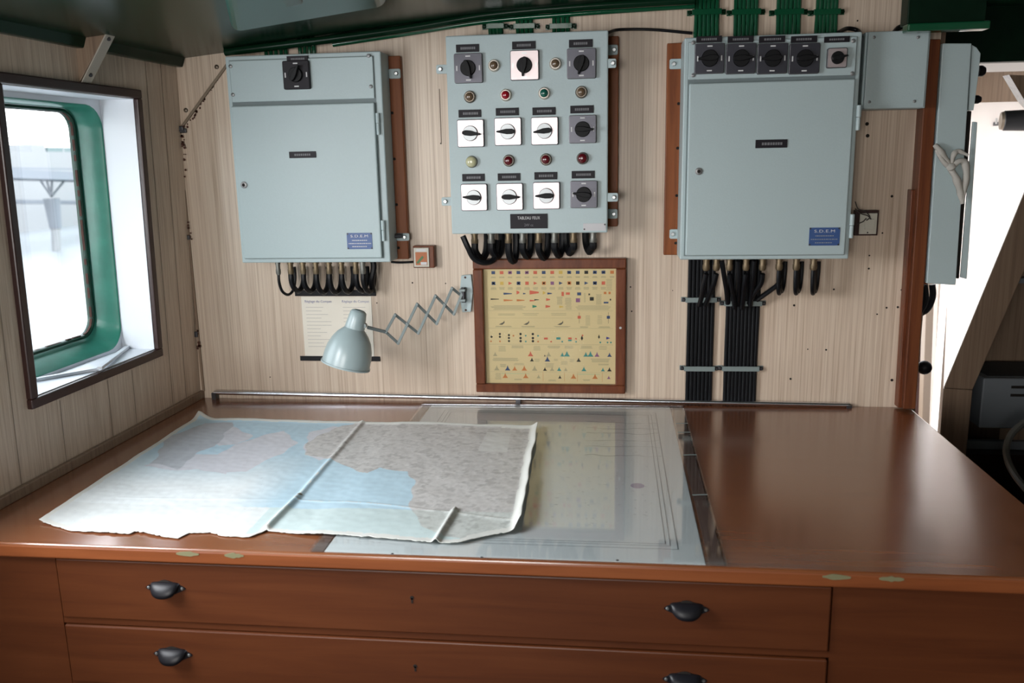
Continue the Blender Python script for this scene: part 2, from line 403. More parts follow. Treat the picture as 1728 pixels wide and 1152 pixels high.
# ---------- window in the left wall: dark timber trim, white reveal, green steel light, glass
def lwbox(mb, y0, y1, z0, z1, n0, n1):
    q = [LWP(y0, z0, n0), LWP(y1, z0, n0), LWP(y1, z1, n0), LWP(y0, z1, n0), LWP(y0, z0, n1), LWP(y1, z0, n1), LWP(y1, z1, n1), LWP(y0, z1, n1)]
    return mb.add(q, [(0, 1, 2, 3), (7, 6, 5, 4), (0, 4, 5, 1), (1, 5, 6, 2), (2, 6, 7, 3), (3, 7, 4, 0)])
win = thing('window_1', None, None, LWP(1.81, zw0)); win['kind'] = 'structure'
wt = .021
lwbox(MB(), yw0-wt, yw1+wt, zw1, zw1+wt, -.004, .012).build('trim_board', 'window_trim', win, bevel=.003)
lwbox(MB(), yw0-wt, yw1+wt, zw0-wt, zw0, -.004, .012).build('trim_board', 'window_trim', win, bevel=.003)
lwbox(MB(), yw0-wt, yw0, zw0, zw1, -.004, .012).build('trim_board', 'window_trim', win, bevel=.003)
lwbox(MB(), yw1, yw1+wt, zw0, zw1, -.004, .012).build('trim_board', 'window_trim', win, bevel=.003)
rv = -.086
lwbox(MB(), yw1-.002, yw1+.010, zw0-.01, zw1+.01, rv, .001).build('reveal_board', 'white_reveal', win)
lwbox(MB(), yw0-.010, yw0+.002, zw0-.01, zw1+.01, rv, .001).build('reveal_board', 'white_reveal', win)
lwbox(MB(), yw0, yw1, zw1-.002, zw1+.010, rv, .001).build('reveal_board', 'white_reveal', win)
lwbox(MB(), yw0, yw1, zw0-.010, zw0+.002, rv, .001).build('window_sill', 'sill_white', win)
def rrect(y0, y1, z0, z1, r, n, k=6):
    out = []
    for cy, cz, a0 in ((y1-r, z1-r, 0), (y0+r, z1-r, 90), (y0+r, z0+r, 180), (y1-r, z0+r, 270)):
        for i in range(k+1):
            a = radians(a0+90*i/k); out.append(LWP(cy+r*cos(a), cz+r*sin(a), n))
    return out
def rings(mb, loops):
    n = len(loops[0]); vs = [p for l in loops for p in l]; fs = []
    for k in range(len(loops)-1): fs += [(k*n+i, k*n+(i+1) % n, (k+1)*n+(i+1) % n, (k+1)*n+i) for i in range(n)]
    return mb.add(vs, fs)
# rounded steel coaming: white lip round it, green tunnel, glazing rim
gy0, gy1, gz0, gz1 = yw0-.02, yw1-.004, zw0+.010, zw1-.016
rv2 = rv+.001
rings(MB(), [rrect(gy0-.14, gy1+.12, gz0-.15, gz1+.14, .07, rv2-.004), rrect(gy0, gy1, gz0, gz1, .055, rv2)]).build('reveal_back', 'white_reveal', win)
g = rings(MB(), [rrect(gy0-.002, gy1+.002, gz0-.002, gz1+.002, .057, rv2-.001), rrect(gy0, gy1, gz0, gz1, .055, rv2+.002), rrect(gy0+.003, gy1-.003, gz0+.003, gz1-.003, .053, rv2-.002),
                 rrect(gy0+.006, gy1-.004, gz0+.030, gz1-.006, .05, -.160), rrect(gy0+.006, gy1-.004, gz0+.032, gz1-.006, .05, -.165)])
g.build('steel_coaming', 'green_window', win, smooth=True)
iy0, iy1, iz0_, iz1_ = gy0+.006, gy1-.004, gz0+.030, gz1-.006
g = rings(MB(), [rrect(iy0, iy1, iz0_, iz1_, .05, -.148), rrect(iy0+.006, iy1-.006, iz0_+.006, iz1_-.006, .045, -.146),
                 rrect(iy0+.009, iy1-.009, iz0_+.009, iz1_-.009, .04, -.150), rrect(iy0+.009, iy1-.009, iz0_+.009, iz1_-.009, .04, -.163)])
g.build('glazing_rim', 'green_rim', win, smooth=True)
# rust line round the glazing
mb = MB(); lp = rrect(iy0+.009, iy1-.009, iz0_+.009, iz1_-.009, .04, -.153, k=10)
for i in range(len(lp)):
    a, b_ = lp[i], lp[(i+1) % len(lp)]
    nseg = max(1, int((b_-a).length/.012))
    for k in range(nseg):
        p = a.lerp(b_, (k+.5)/nseg); s_ = random.uniform(.0003, .0022); L = (b_-a).length/nseg*.6
        d = (b_-a).normalized()
        if random.random() < .35: continue
        if p.z > gz1-.06 or p.y < gy0+.1: s_ *= .5
        mb.obox(p, d*L, Vector((1, 0, 0))*.003, d.cross(Vector((1, 0, 0))).normalized()*s_)
mb.build('rust_edge', 'rust', win)
lwbox(MB(), iy0+.004, iy1-.004, iz0_+.004, iz1_-.004, -.162, -.158).build('window_glass', 'pane', win)

w4 = MB(); lwbox(w4, .50, .52, 1.16, 1.82, -.05, .01); lwbox(w4, 1.28, 1.30, 1.16, 1.82, -.05, .01); lwbox(w4, .52, 1.28, 1.16, 1.18, -.05, .01); lwbox(w4, .52, 1.28, 1.80, 1.82, -.05, .01)
w4.build('window_4', 'window_trim', kind='structure')  # unseen window added so that daylight reaches the chart
# things on the sill
def stick(p0, p1, label):
    # white slat lying on the sill
    a, b_ = p0, p1
    MB().bar(a, b_, .012, .007, up=(0, 0, 1)).build('window_stick', 'sill_white', bevel=.001, label=label, cat='stick')
szs = zw0+.0060
stick(on_z(222, 580, szs), on_z(168, 621, szs+.004), 'short white slat lying across the right half of the window sill')
stick(on_z(165, 622, szs), on_z(62, 640, szs), 'long white slat lying along the front of the window sill')
p = on_z(134, 600, zw0+.004)
MB().lathe([(0, .007), (.006, .007), (.009, .004)], (p.x, p.y, zw0+.002), (0, 0, 1), 10).build('bolt_head', 'white_paint', label='small white bolt head on the window sill beside the glass', cat='bolt', smooth=True)

# outside: sea, pier and far harbour, seen blown out through the glass
MB().box(-300, -3, -200, 400, -5.2, -5).build('sea', 'sea', kind='structure')
def ox(px, py, X): return on_x(px, py, X)
pier = thing('pier', 'pale pier with a tapered pile seen through the window', 'pier', (-45, 66, -5))
a, b_ = ox(0, 292, -45), ox(150, 298, -45)
MB().obox((a+b_)/2+Vector((0, 0, -.1)), (b_-a)*3, Vector((2, 0, 0)), Vector((0, 0, .32))).build('deck_beam', 'pier_grey', pier)
a, b_ = ox(0, 283, -45), ox(150, 286, -45)
MB().bar(a-(b_-a)*2, b_+(b_-a)*2, .12, .12).build('handrail', 'pier_grey', pier)
a, b_ = ox(87, 335, -45), ox(94, 385, -45)
MB().cyl(a, b_, .62, 14, .45).build('pile', 'pier_grey', pier, smooth=True)
MB().cyl(b_, ox(97, 470, -45), .36, 12, .28).build('lower_pile', 'gull_white', pier, smooth=True)
for tx in (66, 78, 88, 112):
    MB().bar(ox(87, 332, -45), ox(tx, 301, -45), .12, .12).build('strut', 'pier_grey', pier)
a, b_ = ox(0, 340, -52), ox(170, 342, -52)
MB().obox((a+b_)/2, (b_-a)*3, Vector((1, 0, 0)), Vector((0, 0, .16))).build('breakwater', 'pier_grey', label='thin pale breakwater line beyond the pier pile', cat='breakwater')
MB().box(-110, -62, -60, 300, -5, ox(90, 262, -80).z).build('quay', 'gull_white', kind='structure')
a, b_ = ox(52, 243, -80), ox(78, 262, -80); b_.z = ox(90, 262, -80).z
MB().box(-84, -80, a.y, b_.y, b_.z, a.z).build('harbour_shed', 'gull_white', label='whitish harbour shed above the pier, left one', cat='building')
a, b_ = ox(80, 248, -80), ox(131, 262, -80); b_.z = ox(90, 262, -80).z
MB().box(-84, -80, a.y, b_.y, b_.z, a.z).build('harbour_shed', 'pier_teal', label='low pale teal harbour building above the pier, right one', cat='building')
a, b_ = ox(108, 258, -70), ox(101, 200, -70); a.z = ox(90, 262, -80).z
MB().cyl(a, b_, .10, 6, .05).build('mast', 'gull_white', label='thin pale mast rising above the far harbour', cat='mast')

# ---------- knee brackets in the corners
kb = thing('knee_bracket', 'veneered triangular knee bracket high on left wall above window', 'bracket', LWP(1.84, 1.80))
p1, p2, p3 = LWP(1.835, 1.905), LWP(1.835, 1.80), LWP(1.835, 1.905, .075)
mb = MB(); mb.prism([p1, p2, p3], (0, .03, 0)).build('gusset', 'veneer', kb, bevel=.001)
mb = MB(); mb.bar(Vector((p2.x+.002, 1.850, 1.795)), Vector((p3.x+.004, 1.850, 1.908)), .034, .003, up=(1, 0, -.6)).build('cover_strip', 'beige_strip', kb, bevel=.001)
for k in (.2, .85):
    q = Vector((p2.x+.004, 1.850, 1.795)).lerp(Vector((p3.x+.006, 1.850, 1.908)), k)
    MB().lathe([(0, .005), (.003, .004)], q-Vector((0, .002, 0)), (1, -.6, -.7), 8).build('screw', 'dark_steel', kb)
st = thing('diagonal_strip', 'narrow rust-stained metal strip running diagonally beside the left cabinet', 'strip', (xz(340, 170, WY)[0], WY, 1.71))
a, b_ = on_y(304, 218, WY-.003), on_y(384, 108, WY-.003)
MB().bar(a, b_, .007, .006).build('strip', 'strip_metal', st, bevel=.001)
mb = MB()
for i in range(26):
    k = random.random()**1.3; p = a.lerp(b_, .05+.75*k)+Vector((random.uniform(.003, .012)*(1.2-k), .0015, -random.uniform(.0, .008)*(1.2-k))); r = random.uniform(.0015, .004)
    MB().lathe([(0, r), (.001, r*.8)], p, (0, 1, 0), 6).build('rust_spot', 'rust', st)
x, z = a.x+.004, a.z-.004
MB().box(x-.006, x+.014, WY-.008, WY, z-.006, z+.006).build('end_clip', 'dark_steel', st, bevel=.002)
for px, py in ((366, 113), (314, 186)):
    x, z = xz(px, py, WY); MB().lathe([(0, .0058), (.003, .0058), (.005, .003)], (x, WY, z), (0, -1, 0), 12).build('screw', 'dark_rim', wb, smooth=True)

# ------------------------------------------------------------------ chart table
TX0, TX1, TY0, TY1 = -1.21, .768, 1.306, 2.25
desk = thing('chart_table', 'wide reddish brown wooden chart table with shallow drawers', 'table', ((TX0+TX1)/2, 1.8, 0))
TH = .024
MB().add([(-1.235, TY0, DZ-TH), (TX1, TY0, DZ-TH), (TX1, TY1, DZ-TH), (-1.17, TY1, DZ-TH), (-1.235, TY0, DZ), (TX1, TY0, DZ), (TX1, TY1, DZ), (-1.17, TY1, DZ)],
         [(0, 1, 2, 3), (4, 5, 6, 7), (0, 1, 5, 4), (1, 2, 6, 5), (2, 3, 7, 6), (3, 0, 4, 7)]).build('table_top', 'desk_wood', desk, bevel=.004, seg=3)
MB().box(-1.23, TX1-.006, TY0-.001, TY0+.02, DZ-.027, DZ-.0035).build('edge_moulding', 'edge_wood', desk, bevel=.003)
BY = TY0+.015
MB().box(-1.23, TX1-.01, BY+.012, TY1-.02, 0.10, DZ-TH).build('carcass', 'desk_front_shaded', desk)
MB().box(-1.23, -.99, BY, BY+.012, 0, DZ-TH).build('left_stile', 'desk_front_shaded', desk)
MB().box(.356, TX1-.008, BY, BY+.012, 0, DZ-TH).build('side_panel', 'desk_front_shaded', desk)
MB().box(-.99, .356, BY, BY+.012, DZ-.030, DZ-TH).build('top_rail', 'desk_front_shaded', desk)
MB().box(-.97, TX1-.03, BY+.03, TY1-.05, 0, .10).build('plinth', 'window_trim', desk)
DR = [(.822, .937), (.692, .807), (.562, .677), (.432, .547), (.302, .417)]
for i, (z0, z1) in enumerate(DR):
    d = MB().box(-.987, .353, BY-.004, BY+.012, z0, z1).build('drawer_front', 'desk_front_shaded', desk, bevel=.0025)
    MB().box(-.99, .356, BY+.001, BY+.012, z0-.013, z0-.002).build('divider_rail', 'desk_front_shaded', desk)
    for hx in (-.783, .124):
        zc = z0+.067
        # cup pull: quarter-round hood with two pointed ears
        mb = MB(); n, k = 14, 6; vs = []; w = .027
        for a in range(n+1):
            u = -1+2*a/n; prof = (1-abs(u)**2.4)**.5
            for j in range(k+1):
                ph = pi/2*j/k
                vs.append((hx+u*w, BY-.004-.020*prof*sin(ph), zc+.012-.0+ .0-.024*(1-cos(ph))*prof + (prof-1)*.004))
        fs = [(a*(k+1)+j, (a+1)*(k+1)+j, (a+1)*(k+1)+j+1, a*(k+1)+j+1) for a in range(n) for j in range(k)]
        mb.add(vs, fs)
        h = mb.build('cup_handle', 'handle_metal', d, smooth=True)
        so = h.modifiers.new('s', 'SOLIDIFY'); so.thickness = .0015
        MB().lathe([(0, 1), (.0016, 1)], (0, 0, 0), (0, 1, 0), 16)
        pl = []
        for a in range(24):
            an = 2*pi*a/24; r = 1
            pl.append((hx+.037*cos(an)*(1 if abs(cos(an)) > .8 else .96), BY-.0055, zc+.014*sin(an)*(1-.55*abs(cos(an))**2)))
        MB().prism(pl, (0, .0015, 0)).build('backplate', 'handle_metal', h)
        MB().lathe([(0, .018), (.001, .018)], (hx, BY-.0062, zc-.002), (0, 1, 0), 16).build('cup_shade', 'hole', h)  # flat black disc for the shade inside the cup
        for sx_ in (-.031, .031): MB().lathe([(0, .003), (.0015, .002)], (hx+sx_, BY-.0055, zc), (0, -1, 0), 8).build('screw', 'steel', h)
    MB().lathe([(0, .0035), (.0012, .0035)], (-.338, BY-.0048, z0+.067), (0, 1, 0), 10).build('keyhole', 'hole', d)
    MB().box(-.3395, -.3365, BY-.0048, BY-.004, z0+.057, z0+.067).build('keyhole_slot', 'hole', d)
for px0, px1, py in ((298, 336, 932), (380, 412, 941), (1388, 1436, 966), (1484, 1526, 967)):
    p, q = on_y(px0, py, TY0), on_y(px1, py+1, TY0)
    mb = MB(); n = 9; up = []; dn = []
    for i in range(n):
        x = p.x+(q.x-p.x)*i/(n-1); e = .0035*math.sin(pi*i/(n-1))*random.uniform(.5, 1.2)+.0008
        up.append((x, TY0-.0018, DZ-.008+e)); dn.append((x, TY0-.0018, DZ-.009-e))
    mb.prism(up+dn[::-1], (0, .0012, 0)).build('edge_chip', 'chip', desk)

# chart sheet under a clear acrylic sheet
gx0, gx1, gy0_, gy1_ = -.512, .187, 1.310, 2.222
sh = thing('tracing_sheet', 'pale bluish chart sheet lying flat under the clear cover', 'paper', (-.17, 1.76, DZ))
MB().box(-.486, .152, 1.313, 2.215, DZ+.0003, DZ+.0009).build('paper_sheet', 'chart_paper', sh)
def line(x0, y0, x1, y1, w=.0012, mat='chart_ink'):
    MB().bar((x0, y0, DZ+.0011), (x1, y1, DZ+.0011), w, .0003, up=(0, 0, 1)).build('border_line', mat, sh)
for e in (0, .012, .020):
    line(-.44+e, 1.365+e, .112-e, 1.365+e); line(.112-e, 1.365+e, .112-e, 2.16-e, .0014 if e else .0022)
    line(-.44+e, 1.365+e, -.44+e, 2.16-e); line(-.44+e, 2.16-e, .112-e, 2.16-e)
mb = MB()
for i in range(120):      # faint soundings and coast ticks
    x, y = random.uniform(-.12, .08), random.uniform(1.45, 2.1); l = random.uniform(.002, .007)
    mb.bar((x, y, DZ+.0010), (x+l, y+random.uniform(-.001, .001), DZ+.0010), .0008, .0002, up=(0, 0, 1))
mb.build('printed_marks', 'chart_ink', sh, kind='stuff')
plain('violet_ink', (.42, .36, .52), .6); plain('grey_ink', (.40, .43, .45), .6)
MB().lathe([(0, .014), (.0002, .014)], (.052, 1.65, DZ+.0010), (0, 0, 1), 16).build('violet_stamp', 'violet_ink', sh)
for i in range(7):
    pl = []; y = 1.83+.05*i+random.uniform(-.01, .01)
    for k in range(10): pl.append(Vector((-.06+.17*k/9, y+.012*noise.noise(Vector((k*.6, i*3.1, 0))), DZ+.00105)))
    mb = MB()
    for a, b_ in zip(pl, pl[1:]): mb.bar(a, b_, random.uniform(.001, .004), .0002, up=(0, 0, 1))
    mb.build('coast_line', 'grey_ink', sh)
ac = thing('clear_cover_sheet', 'clear acrylic sheet with brown taped edges on table', 'cover sheet', (-.17, 1.76, DZ))
MB().box(gx0, gx1, gy0_, gy1_, DZ+.0014, DZ+.0044).build('acrylic_sheet', 'acrylic', ac, bevel=.0004)
MB().box(.158, .182, gy0_+.001, gy1_-.001, DZ+.0004, DZ+.0012).build('edge_tape', 'tape_brown', ac)
MB().box(-.509, -.489, gy0_+.001, gy1_-.001, DZ+.0004, DZ+.0012).build('edge_tape', 'tape_brown', ac)
for px, py in ((813, 940), (1042, 945), (662, 934), (1163, 735)):
    p = on_z(px, py, DZ+.0045); MB().lathe([(0, .0028), (.0008, .002)], (p.x, p.y, DZ+.0044), (0, 0, 1), 10).build('pin_head', 'dark_steel', ac)
mb = MB()
for y in (1.60, 1.83, 1.99, 2.06): MB().bar((.156, y, DZ+.0046), (.186, y+.004, DZ+.0047), .005, .0003, up=(0, 0, 1)).build('tape_tab', 'clamp_grey', ac)

# the worn folded sea chart on top
def chart():
    TLc, TRc = on_z(330, 704, DZ+.006), on_z(908, 720, DZ+.006)
    BLc, BRc = on_z(66, 880, DZ+.002), on_z(868, 930, DZ+.006)
    NX, NY = 460, 300
    # bottom edge in pixels: v offset as a function of u (torn edge)
    edge_px = [(66, 878), (120, 893), (218, 899), (228, 894), (262, 901), (300, 906), (318, 897), (356, 896), (378, 902), (420, 904), (450, 893),
               (500, 899), (560, 903), (640, 909), (736, 917), (772, 917), (820, 905), (868, 897), (880, 880)]
    ed = [on_z(a, b_, DZ+.005) for a, b_ in edge_px]
    def edge_y(x):
        for p, q in zip(ed, ed[1:]):
            if x <= q.x: return p.y+(q.y-p.y)*(x-p.x)/max(1e-6, q.x-p.x)
        return ed[-1].y
    def S(a, b_): return on_z(a, b_, DZ+.005)
    vs = np.zeros(((NX+1)*(NY+1), 3)); cols = np.zeros(((NX+1)*(NY+1), 4)); 
    crease = S(450, 890), S(505, 835), S(612, 712)
    hline = [S(200, 838), S(500, 842), S(620, 850), S(760, 866), S(872, 880)]
    f2 = (S(735, 917), S(768, 862))
    def seg(p, a, b_):
        d = b_-a; t = max(0, min(1, ((p.x-a.x)*d.x+(p.y-a.y)*d.y)/(d.x**2+d.y**2)))
        qx, qy = a.x+d.x*t, a.y+d.y*t; dd = math.hypot(p.x-qx, p.y-qy)
        s = (p.x-a.x)*d.y-(p.y-a.y)*d.x
        return dd, s, t
    # printed land and water in sheet coordinates (taken from the photograph)
    def poly(pts): return [S(*p) for p in pts]
    land_grey = [poly([(255, 780), (285, 735), (350, 712), (395, 712), (370, 745), (330, 765), (300, 790)]),
                 poly([(620, 708), (905, 722), (895, 800), (880, 895), (800, 915), (740, 905), (705, 880), (690, 850), (700, 820), (685, 795), (640, 790), (618, 800), (560, 775), (520, 765), (515, 745), (560, 722)])]
    land_pale = [poly([(352, 742), (370, 715), (400, 722), (425, 735), (400, 750), (365, 752)]),
                 poly([(240, 785), (300, 765), (370, 765), (420, 740), (480, 725), (500, 745), (430, 765), (380, 798), (330, 790), (290, 792)]),
                 poly([(380, 795), (440, 755), (500, 745), (470, 765), (410, 795)]),
                 poly([(520, 730), (560, 718), (600, 722), (575, 765), (535, 775), (512, 755)])]
    def inside(p, pl):
        c = False; n = len(pl); j = n-1
        for i in range(n):
            a, b_ = pl[i], pl[j]
            if (a.y > p.y) != (b_.y > p.y) and p.x < (b_.x-a.x)*(p.y-a.y)/(b_.y-a.y)+a.x: c = not c
            j = i
        return c
    lower = S(0, 842).y
    for j in range(NY+1):
        v = j/NY
        for i in range(NX+1):
            u = i/NX
            top = TLc.lerp(TRc, u); bot = BLc.lerp(BRc, u)
            top_y = top.y+.004*noise.noise(Vector((u*9, 0, 4)))+(.020*max(0, 1-u/.06) if u < .06 else 0)
            # left and right edges wander
            xl = BLc.x+(TLc.x-BLc.x)*v+.012*sin(v*pi)*-.2+.004*noise.noise(Vector((v*7, 2, 0)))
            xr = BRc.x+(TRc.x-BRc.x)*v+.004*noise.noise(Vector((v*7, 9, 0)))
            x = xl+(xr-xl)*u
            by = edge_y(x)+.003*noise.noise(Vector((x*70, 3, 0)))+.003*noise.noise(Vector((x*190, 7, 0)))
            y = by+(top_y-by)*v
            p = Vector((x, y, 0))
            over = 1/(1+math.exp(-(x+.540)/.012))
            z = DZ+.0012+.0042*over
            z += .0032*(noise.noise(Vector((x*5, y*6, 1.2)))*.5+.5)+.0012*noise.noise(Vector((x*16, y*18, 5)))+.0004*noise.noise(Vector((x*60, y*60, 5)))
            dd, s, t = seg(p, crease[0], crease[1]) if y < crease[1].y else seg(p, crease[1], crease[2])
            z += .0045*math.exp(-(dd/.006)**2)*(1 if y > crease[1].y else 1.6)
            dmin = 9
            for a, b_ in zip(hline, hline[1:]):
                d2, _, _ = seg(p, a, b_); dmin = min(dmin, d2)
            z += .0012*math.exp(-(dmin/.004)**2)*(1 if x > -.62 else .25)
            d3, s3, t3 = seg(p, *f2); z += .007*math.exp(-(d3/.005)**2)
            # curled rims on the right and at the top left corner
            er = (1-u)*.9; z += .012*math.exp(-(er/.010)**2)*(1-.3*v); y_ = y
            z += .008*math.exp(-((u/.03)**2+((1-v)/.04)**2))+.003*math.exp(-(u*.9/.02)**2)
            z += .003*math.exp(-((1-v)*.6/.012)**2)
            k = j*(NX+1)+i; vs[k] = (x, y, max(z, DZ+.0012+.0042*(x > -.516)))
            # print, with glare mixed into its colours
            w = Vector((x*7, y*7, 0)); wp_ = Vector((x+.012*noise.noise(w*3), y+.012*noise.noise(w*3+Vector((5, 5, 5))), 0))
            c = np.array((.50, .68, .78))*(1+.06*noise.noise(Vector((x*9, y*9, 2))))
            if x < -.65: # window glare painted in: water whitens towards the near left
                c = c+np.array((.30, .17, .08))*max(0, min(1, (1.80-y)/.22))*min(1, (-.65-x)/.1)
            if y < lower: c = (np.array((.58, .70, .70)) if x > -.65 else np.array((.74, .78, .78)))*(1+.05*noise.noise(Vector((x*8, y*8, 8))))  # near left whitest, part of the same painted glare
            if any(inside(wp_, q) for q in land_pale): c = np.array((.66, .67, .72))
            if inside(wp_, land_grey[0]): c = np.array((.50, .53, .57))*(1+.08*noise.noise(Vector((x*40, y*40, 1))))
            if inside(wp_, land_grey[1]):
                nn = noise.fractal(Vector((x*30, y*34, 3)), .6, 2.1, 6); n2 = noise.fractal(Vector((x*90, y*90, 7)), .8, 2.2, 3)
                c = np.array((.62, .605, .59))*(1+.22*nn)
                c = c*(1-.36*max(0, min(1, (nn+.5*n2+.05)/.7)))
                if y < lower: c = c*np.array((.98, 1.06, 1.04))
            # title block on the land
            if inside(p, TITLE): c = np.array((.66, .66, .64))
            # soundings: tiny specks over the water
            sp_ = noise.noise(Vector((x*210, y*210, 9)))
            if sp_ > .55: c = c*.90
            # white margins and worn fold lines
            mg = min(u*1.0, (1-u)*1.0, v*.62, (1-v)*.62)
            if mg < .012+(.008 if u > .9 else 0)+.003*noise.noise(Vector((x*30, y*30, 0))): c = np.array((.72, .73, .69))
            wn = .6+.9*noise.noise(Vector((x*40, y*40, 3)))
            if dd < .0018*wn or d3 < .0020*wn or (dmin < .0012*wn and x > -.62): c = np.array((.72, .72, .68))
            if math.hypot(x-crease[1].x, y-crease[1].y) < .006: c = np.array((.22, .20, .15))
            cols[k, :3] = c; cols[k, 3] = 1
    fs = [(j*(NX+1)+i, j*(NX+1)+i+1, (j+1)*(NX+1)+i+1, (j+1)*(NX+1)+i) for j in range(NY) for i in range(NX)]
    org = Vector((-.63, 1.72, DZ)); me = bpy.data.meshes.new('sea_chart')
    me.from_pydata([tuple(Vector(v)-org) for v in vs], [], fs)
    at = me.color_attributes.new('Col', 'FLOAT_COLOR', 'POINT'); at.data.foreach_set('color', cols.ravel())
    for p in me.polygons: p.use_smooth = True
    me.materials.append(MATS['chart_vcol'])
    o = bpy.data.objects.new('sea_chart', me); COL.objects.link(o); o.location = org
    so = o.modifiers.new('s', 'SOLIDIFY'); so.thickness = .0006; so.offset = 1
    tag(o, 'crumpled folded sea chart with blue water and torn edges on table', 'chart')
TITLE = [on_z(*p, DZ+.005) for p in ((822, 730), (862, 732), (856, 765), (806, 763))]
chart()

# chrome rail along the wall
a, b_ = on_y(362, 662, 2.236), on_y(1432, 687.5, 2.236); b_.z = max(b_.z, DZ+.0066)
cr_ = thing('chrome_rail', 'long thin chrome rail along the back of the table', 'rail', ((a.x+b_.x)/2, 2.236, DZ))
MB().cyl(a, b_, .0062, 14).build('rod', 'chrome', cr_, smooth=True)
for k in (.0, .5, 1.0):
    p = a.lerp(b_, k); MB().box(p.x-.006, p.x+.006, 2.228, WY, DZ, max(p.z, DZ+.004)).build('rail_foot', 'dark_steel', cr_)

# ------------------------------------------------------------------ wall cabinets
def screw(mb_parent, x, y, z, r=.0048, mat='lock_metal'):
    s_ = MB().lathe([(0, r), (.0018, r), (.0028, r*.6)], (x, y, z), (0, -1, 0), 12).build('screw', mat, mb_parent, smooth=True)
    a = random.uniform(0, pi); MB().obox((x, y-.0029, z), (cos(a)*r*.8, 0, sin(a)*r*.8), (0, .0002, 0), (-sin(a)*.0006, 0, cos(a)*.0006)).build('slot', 'cabinet_gap', s_)
    return s_
def rplate(x0, x1, z0, z1, y, th, r, k=4):
    pl = []
    for cx_, cz, a0 in ((x1-r, z1-r, 0), (x0+r, z1-r, 90), (x0+r, z0+r, 180), (x1-r, z0+r, 270)):
        for i in range(k+1):
            a = radians(a0+90*i/k); pl.append((cx_+r*cos(a), y, cz+r*sin(a)))
    return MB().prism(pl, (0, -th, 0))
def switch(parent, cx_, cz, y, size, ang, bright=False, disc='black_plastic', knob_r=None, ticks=True, body='plate_rim', label=None):
    s_ = size/2
    r = rplate(cx_-s_, cx_+s_, cz-s_, cz+s_, y, .010, .004).build('rotary_switch', body, parent, bevel=.0012, label=label)
    f_ = rplate(cx_-s_+.0018, cx_+s_-.0018, cz-s_+.0018, cz+s_-.0018, y-.010, .0012, .003).build('face_plate', 'plate_reflection' if bright else ('plate_steel' if body == 'plate_rim' else body), r)
    kr = knob_r or size*.26; yk = y-.0112
    if ticks:
        for dx, dz in ((0, 1), (0, -1), (1, 0), (-1, 0)):
            q = s_*.80; w, h_ = (size*.085, size*.022) if dz else (size*.022, size*.085)
            MB().box(cx_+dx*q-w, cx_+dx*q+w, yk-.0003, yk, cz+dz*q-h_, cz+dz*q+h_).build('tick_mark', 'print_white' if not bright else 'steel', r)
    k_ = MB().lathe([(0, kr), (.006, kr), (.008, kr*.93)], (cx_, yk, cz), (0, -1, 0), 24).build('knob', disc, r, smooth=True)
    a = radians(ang); d = Vector((cos(a), 0, sin(a))); n_ = Vector((-sin(a), 0, cos(a)))
    c = Vector((cx_, yk-.008, cz)); w = kr*.34
    pl = [c-d*kr*.98-n_*w*.45, c-d*kr*.6-n_*w*.95, c+d*kr*.1-n_*w, c+d*kr*.85-n_*w*.55, c+d*kr*1.42-n_*w*.28,
          c+d*kr*1.42+n_*w*.28, c+d*kr*.85+n_*w*.55, c+d*kr*.1+n_*w, c-d*kr*.6+n_*w*.95, c-d*kr*.98+n_*w*.45]
    MB().prism(pl, (0, -.010, 0)).build('pointer', 'black_plastic', k_ if False else r, bevel=.0012)
    return r
def nameplate(parent, x0, x1, z0, z1, y, lines=1, mat='nameplate_black'):
    p = MB().box(x0, x1, y-.0025, y, z0, z1).build('nameplate', mat, parent, bevel=.0005)
    for i in range(lines):
        zz = z0+(z1-z0)*(i+.5)/lines; n = random.randint(5, 8); x = x0+(x1-x0)*.2; hgt = (z1-z0)/lines*.16
        mb = MB()
        while x < x1-(x1-x0)*.2:
            w = (x1-x0)*random.uniform(.04, .08); mb.box(x, x+w, y-.0028, y-.0025, zz-hgt, zz+hgt); x += w+(x1-x0)*.02
        mb.build('worn_print', 'print_grey', p)
    return p
def lug(parent, x0, x1, zc, h_, y0, y1, side):
    mb = rplate(min(x0, x1), max(x0, x1), zc-h_/2, zc+h_/2, y1, y1-y0, .004)
    l = mb.build('mounting_lug', 'cabinet_paint', parent, bevel=.0008)
    xc = x0*.35+x1*.65
    MB().lathe([(0, .0058), (.004, .0058), (.005, .004)], (xc, y0, zc), (0, -1, 0), 6).build('bolt', 'steel', l)
    return l
def gland(parent, x, y, z, r=.0075, l=.030, mat='brass_gland'):
    g_ = MB().lathe([(0, r*1.05), (.006, r*1.05), (.006, r*.85), (l*.55, r*.85), (l*.55, r*1.0), (l*.85, r*1.0), (l, r*.75)], (x, y, z), (0, 0, -1), 12).build('cable_gland', mat, parent, smooth=True)
    return g_
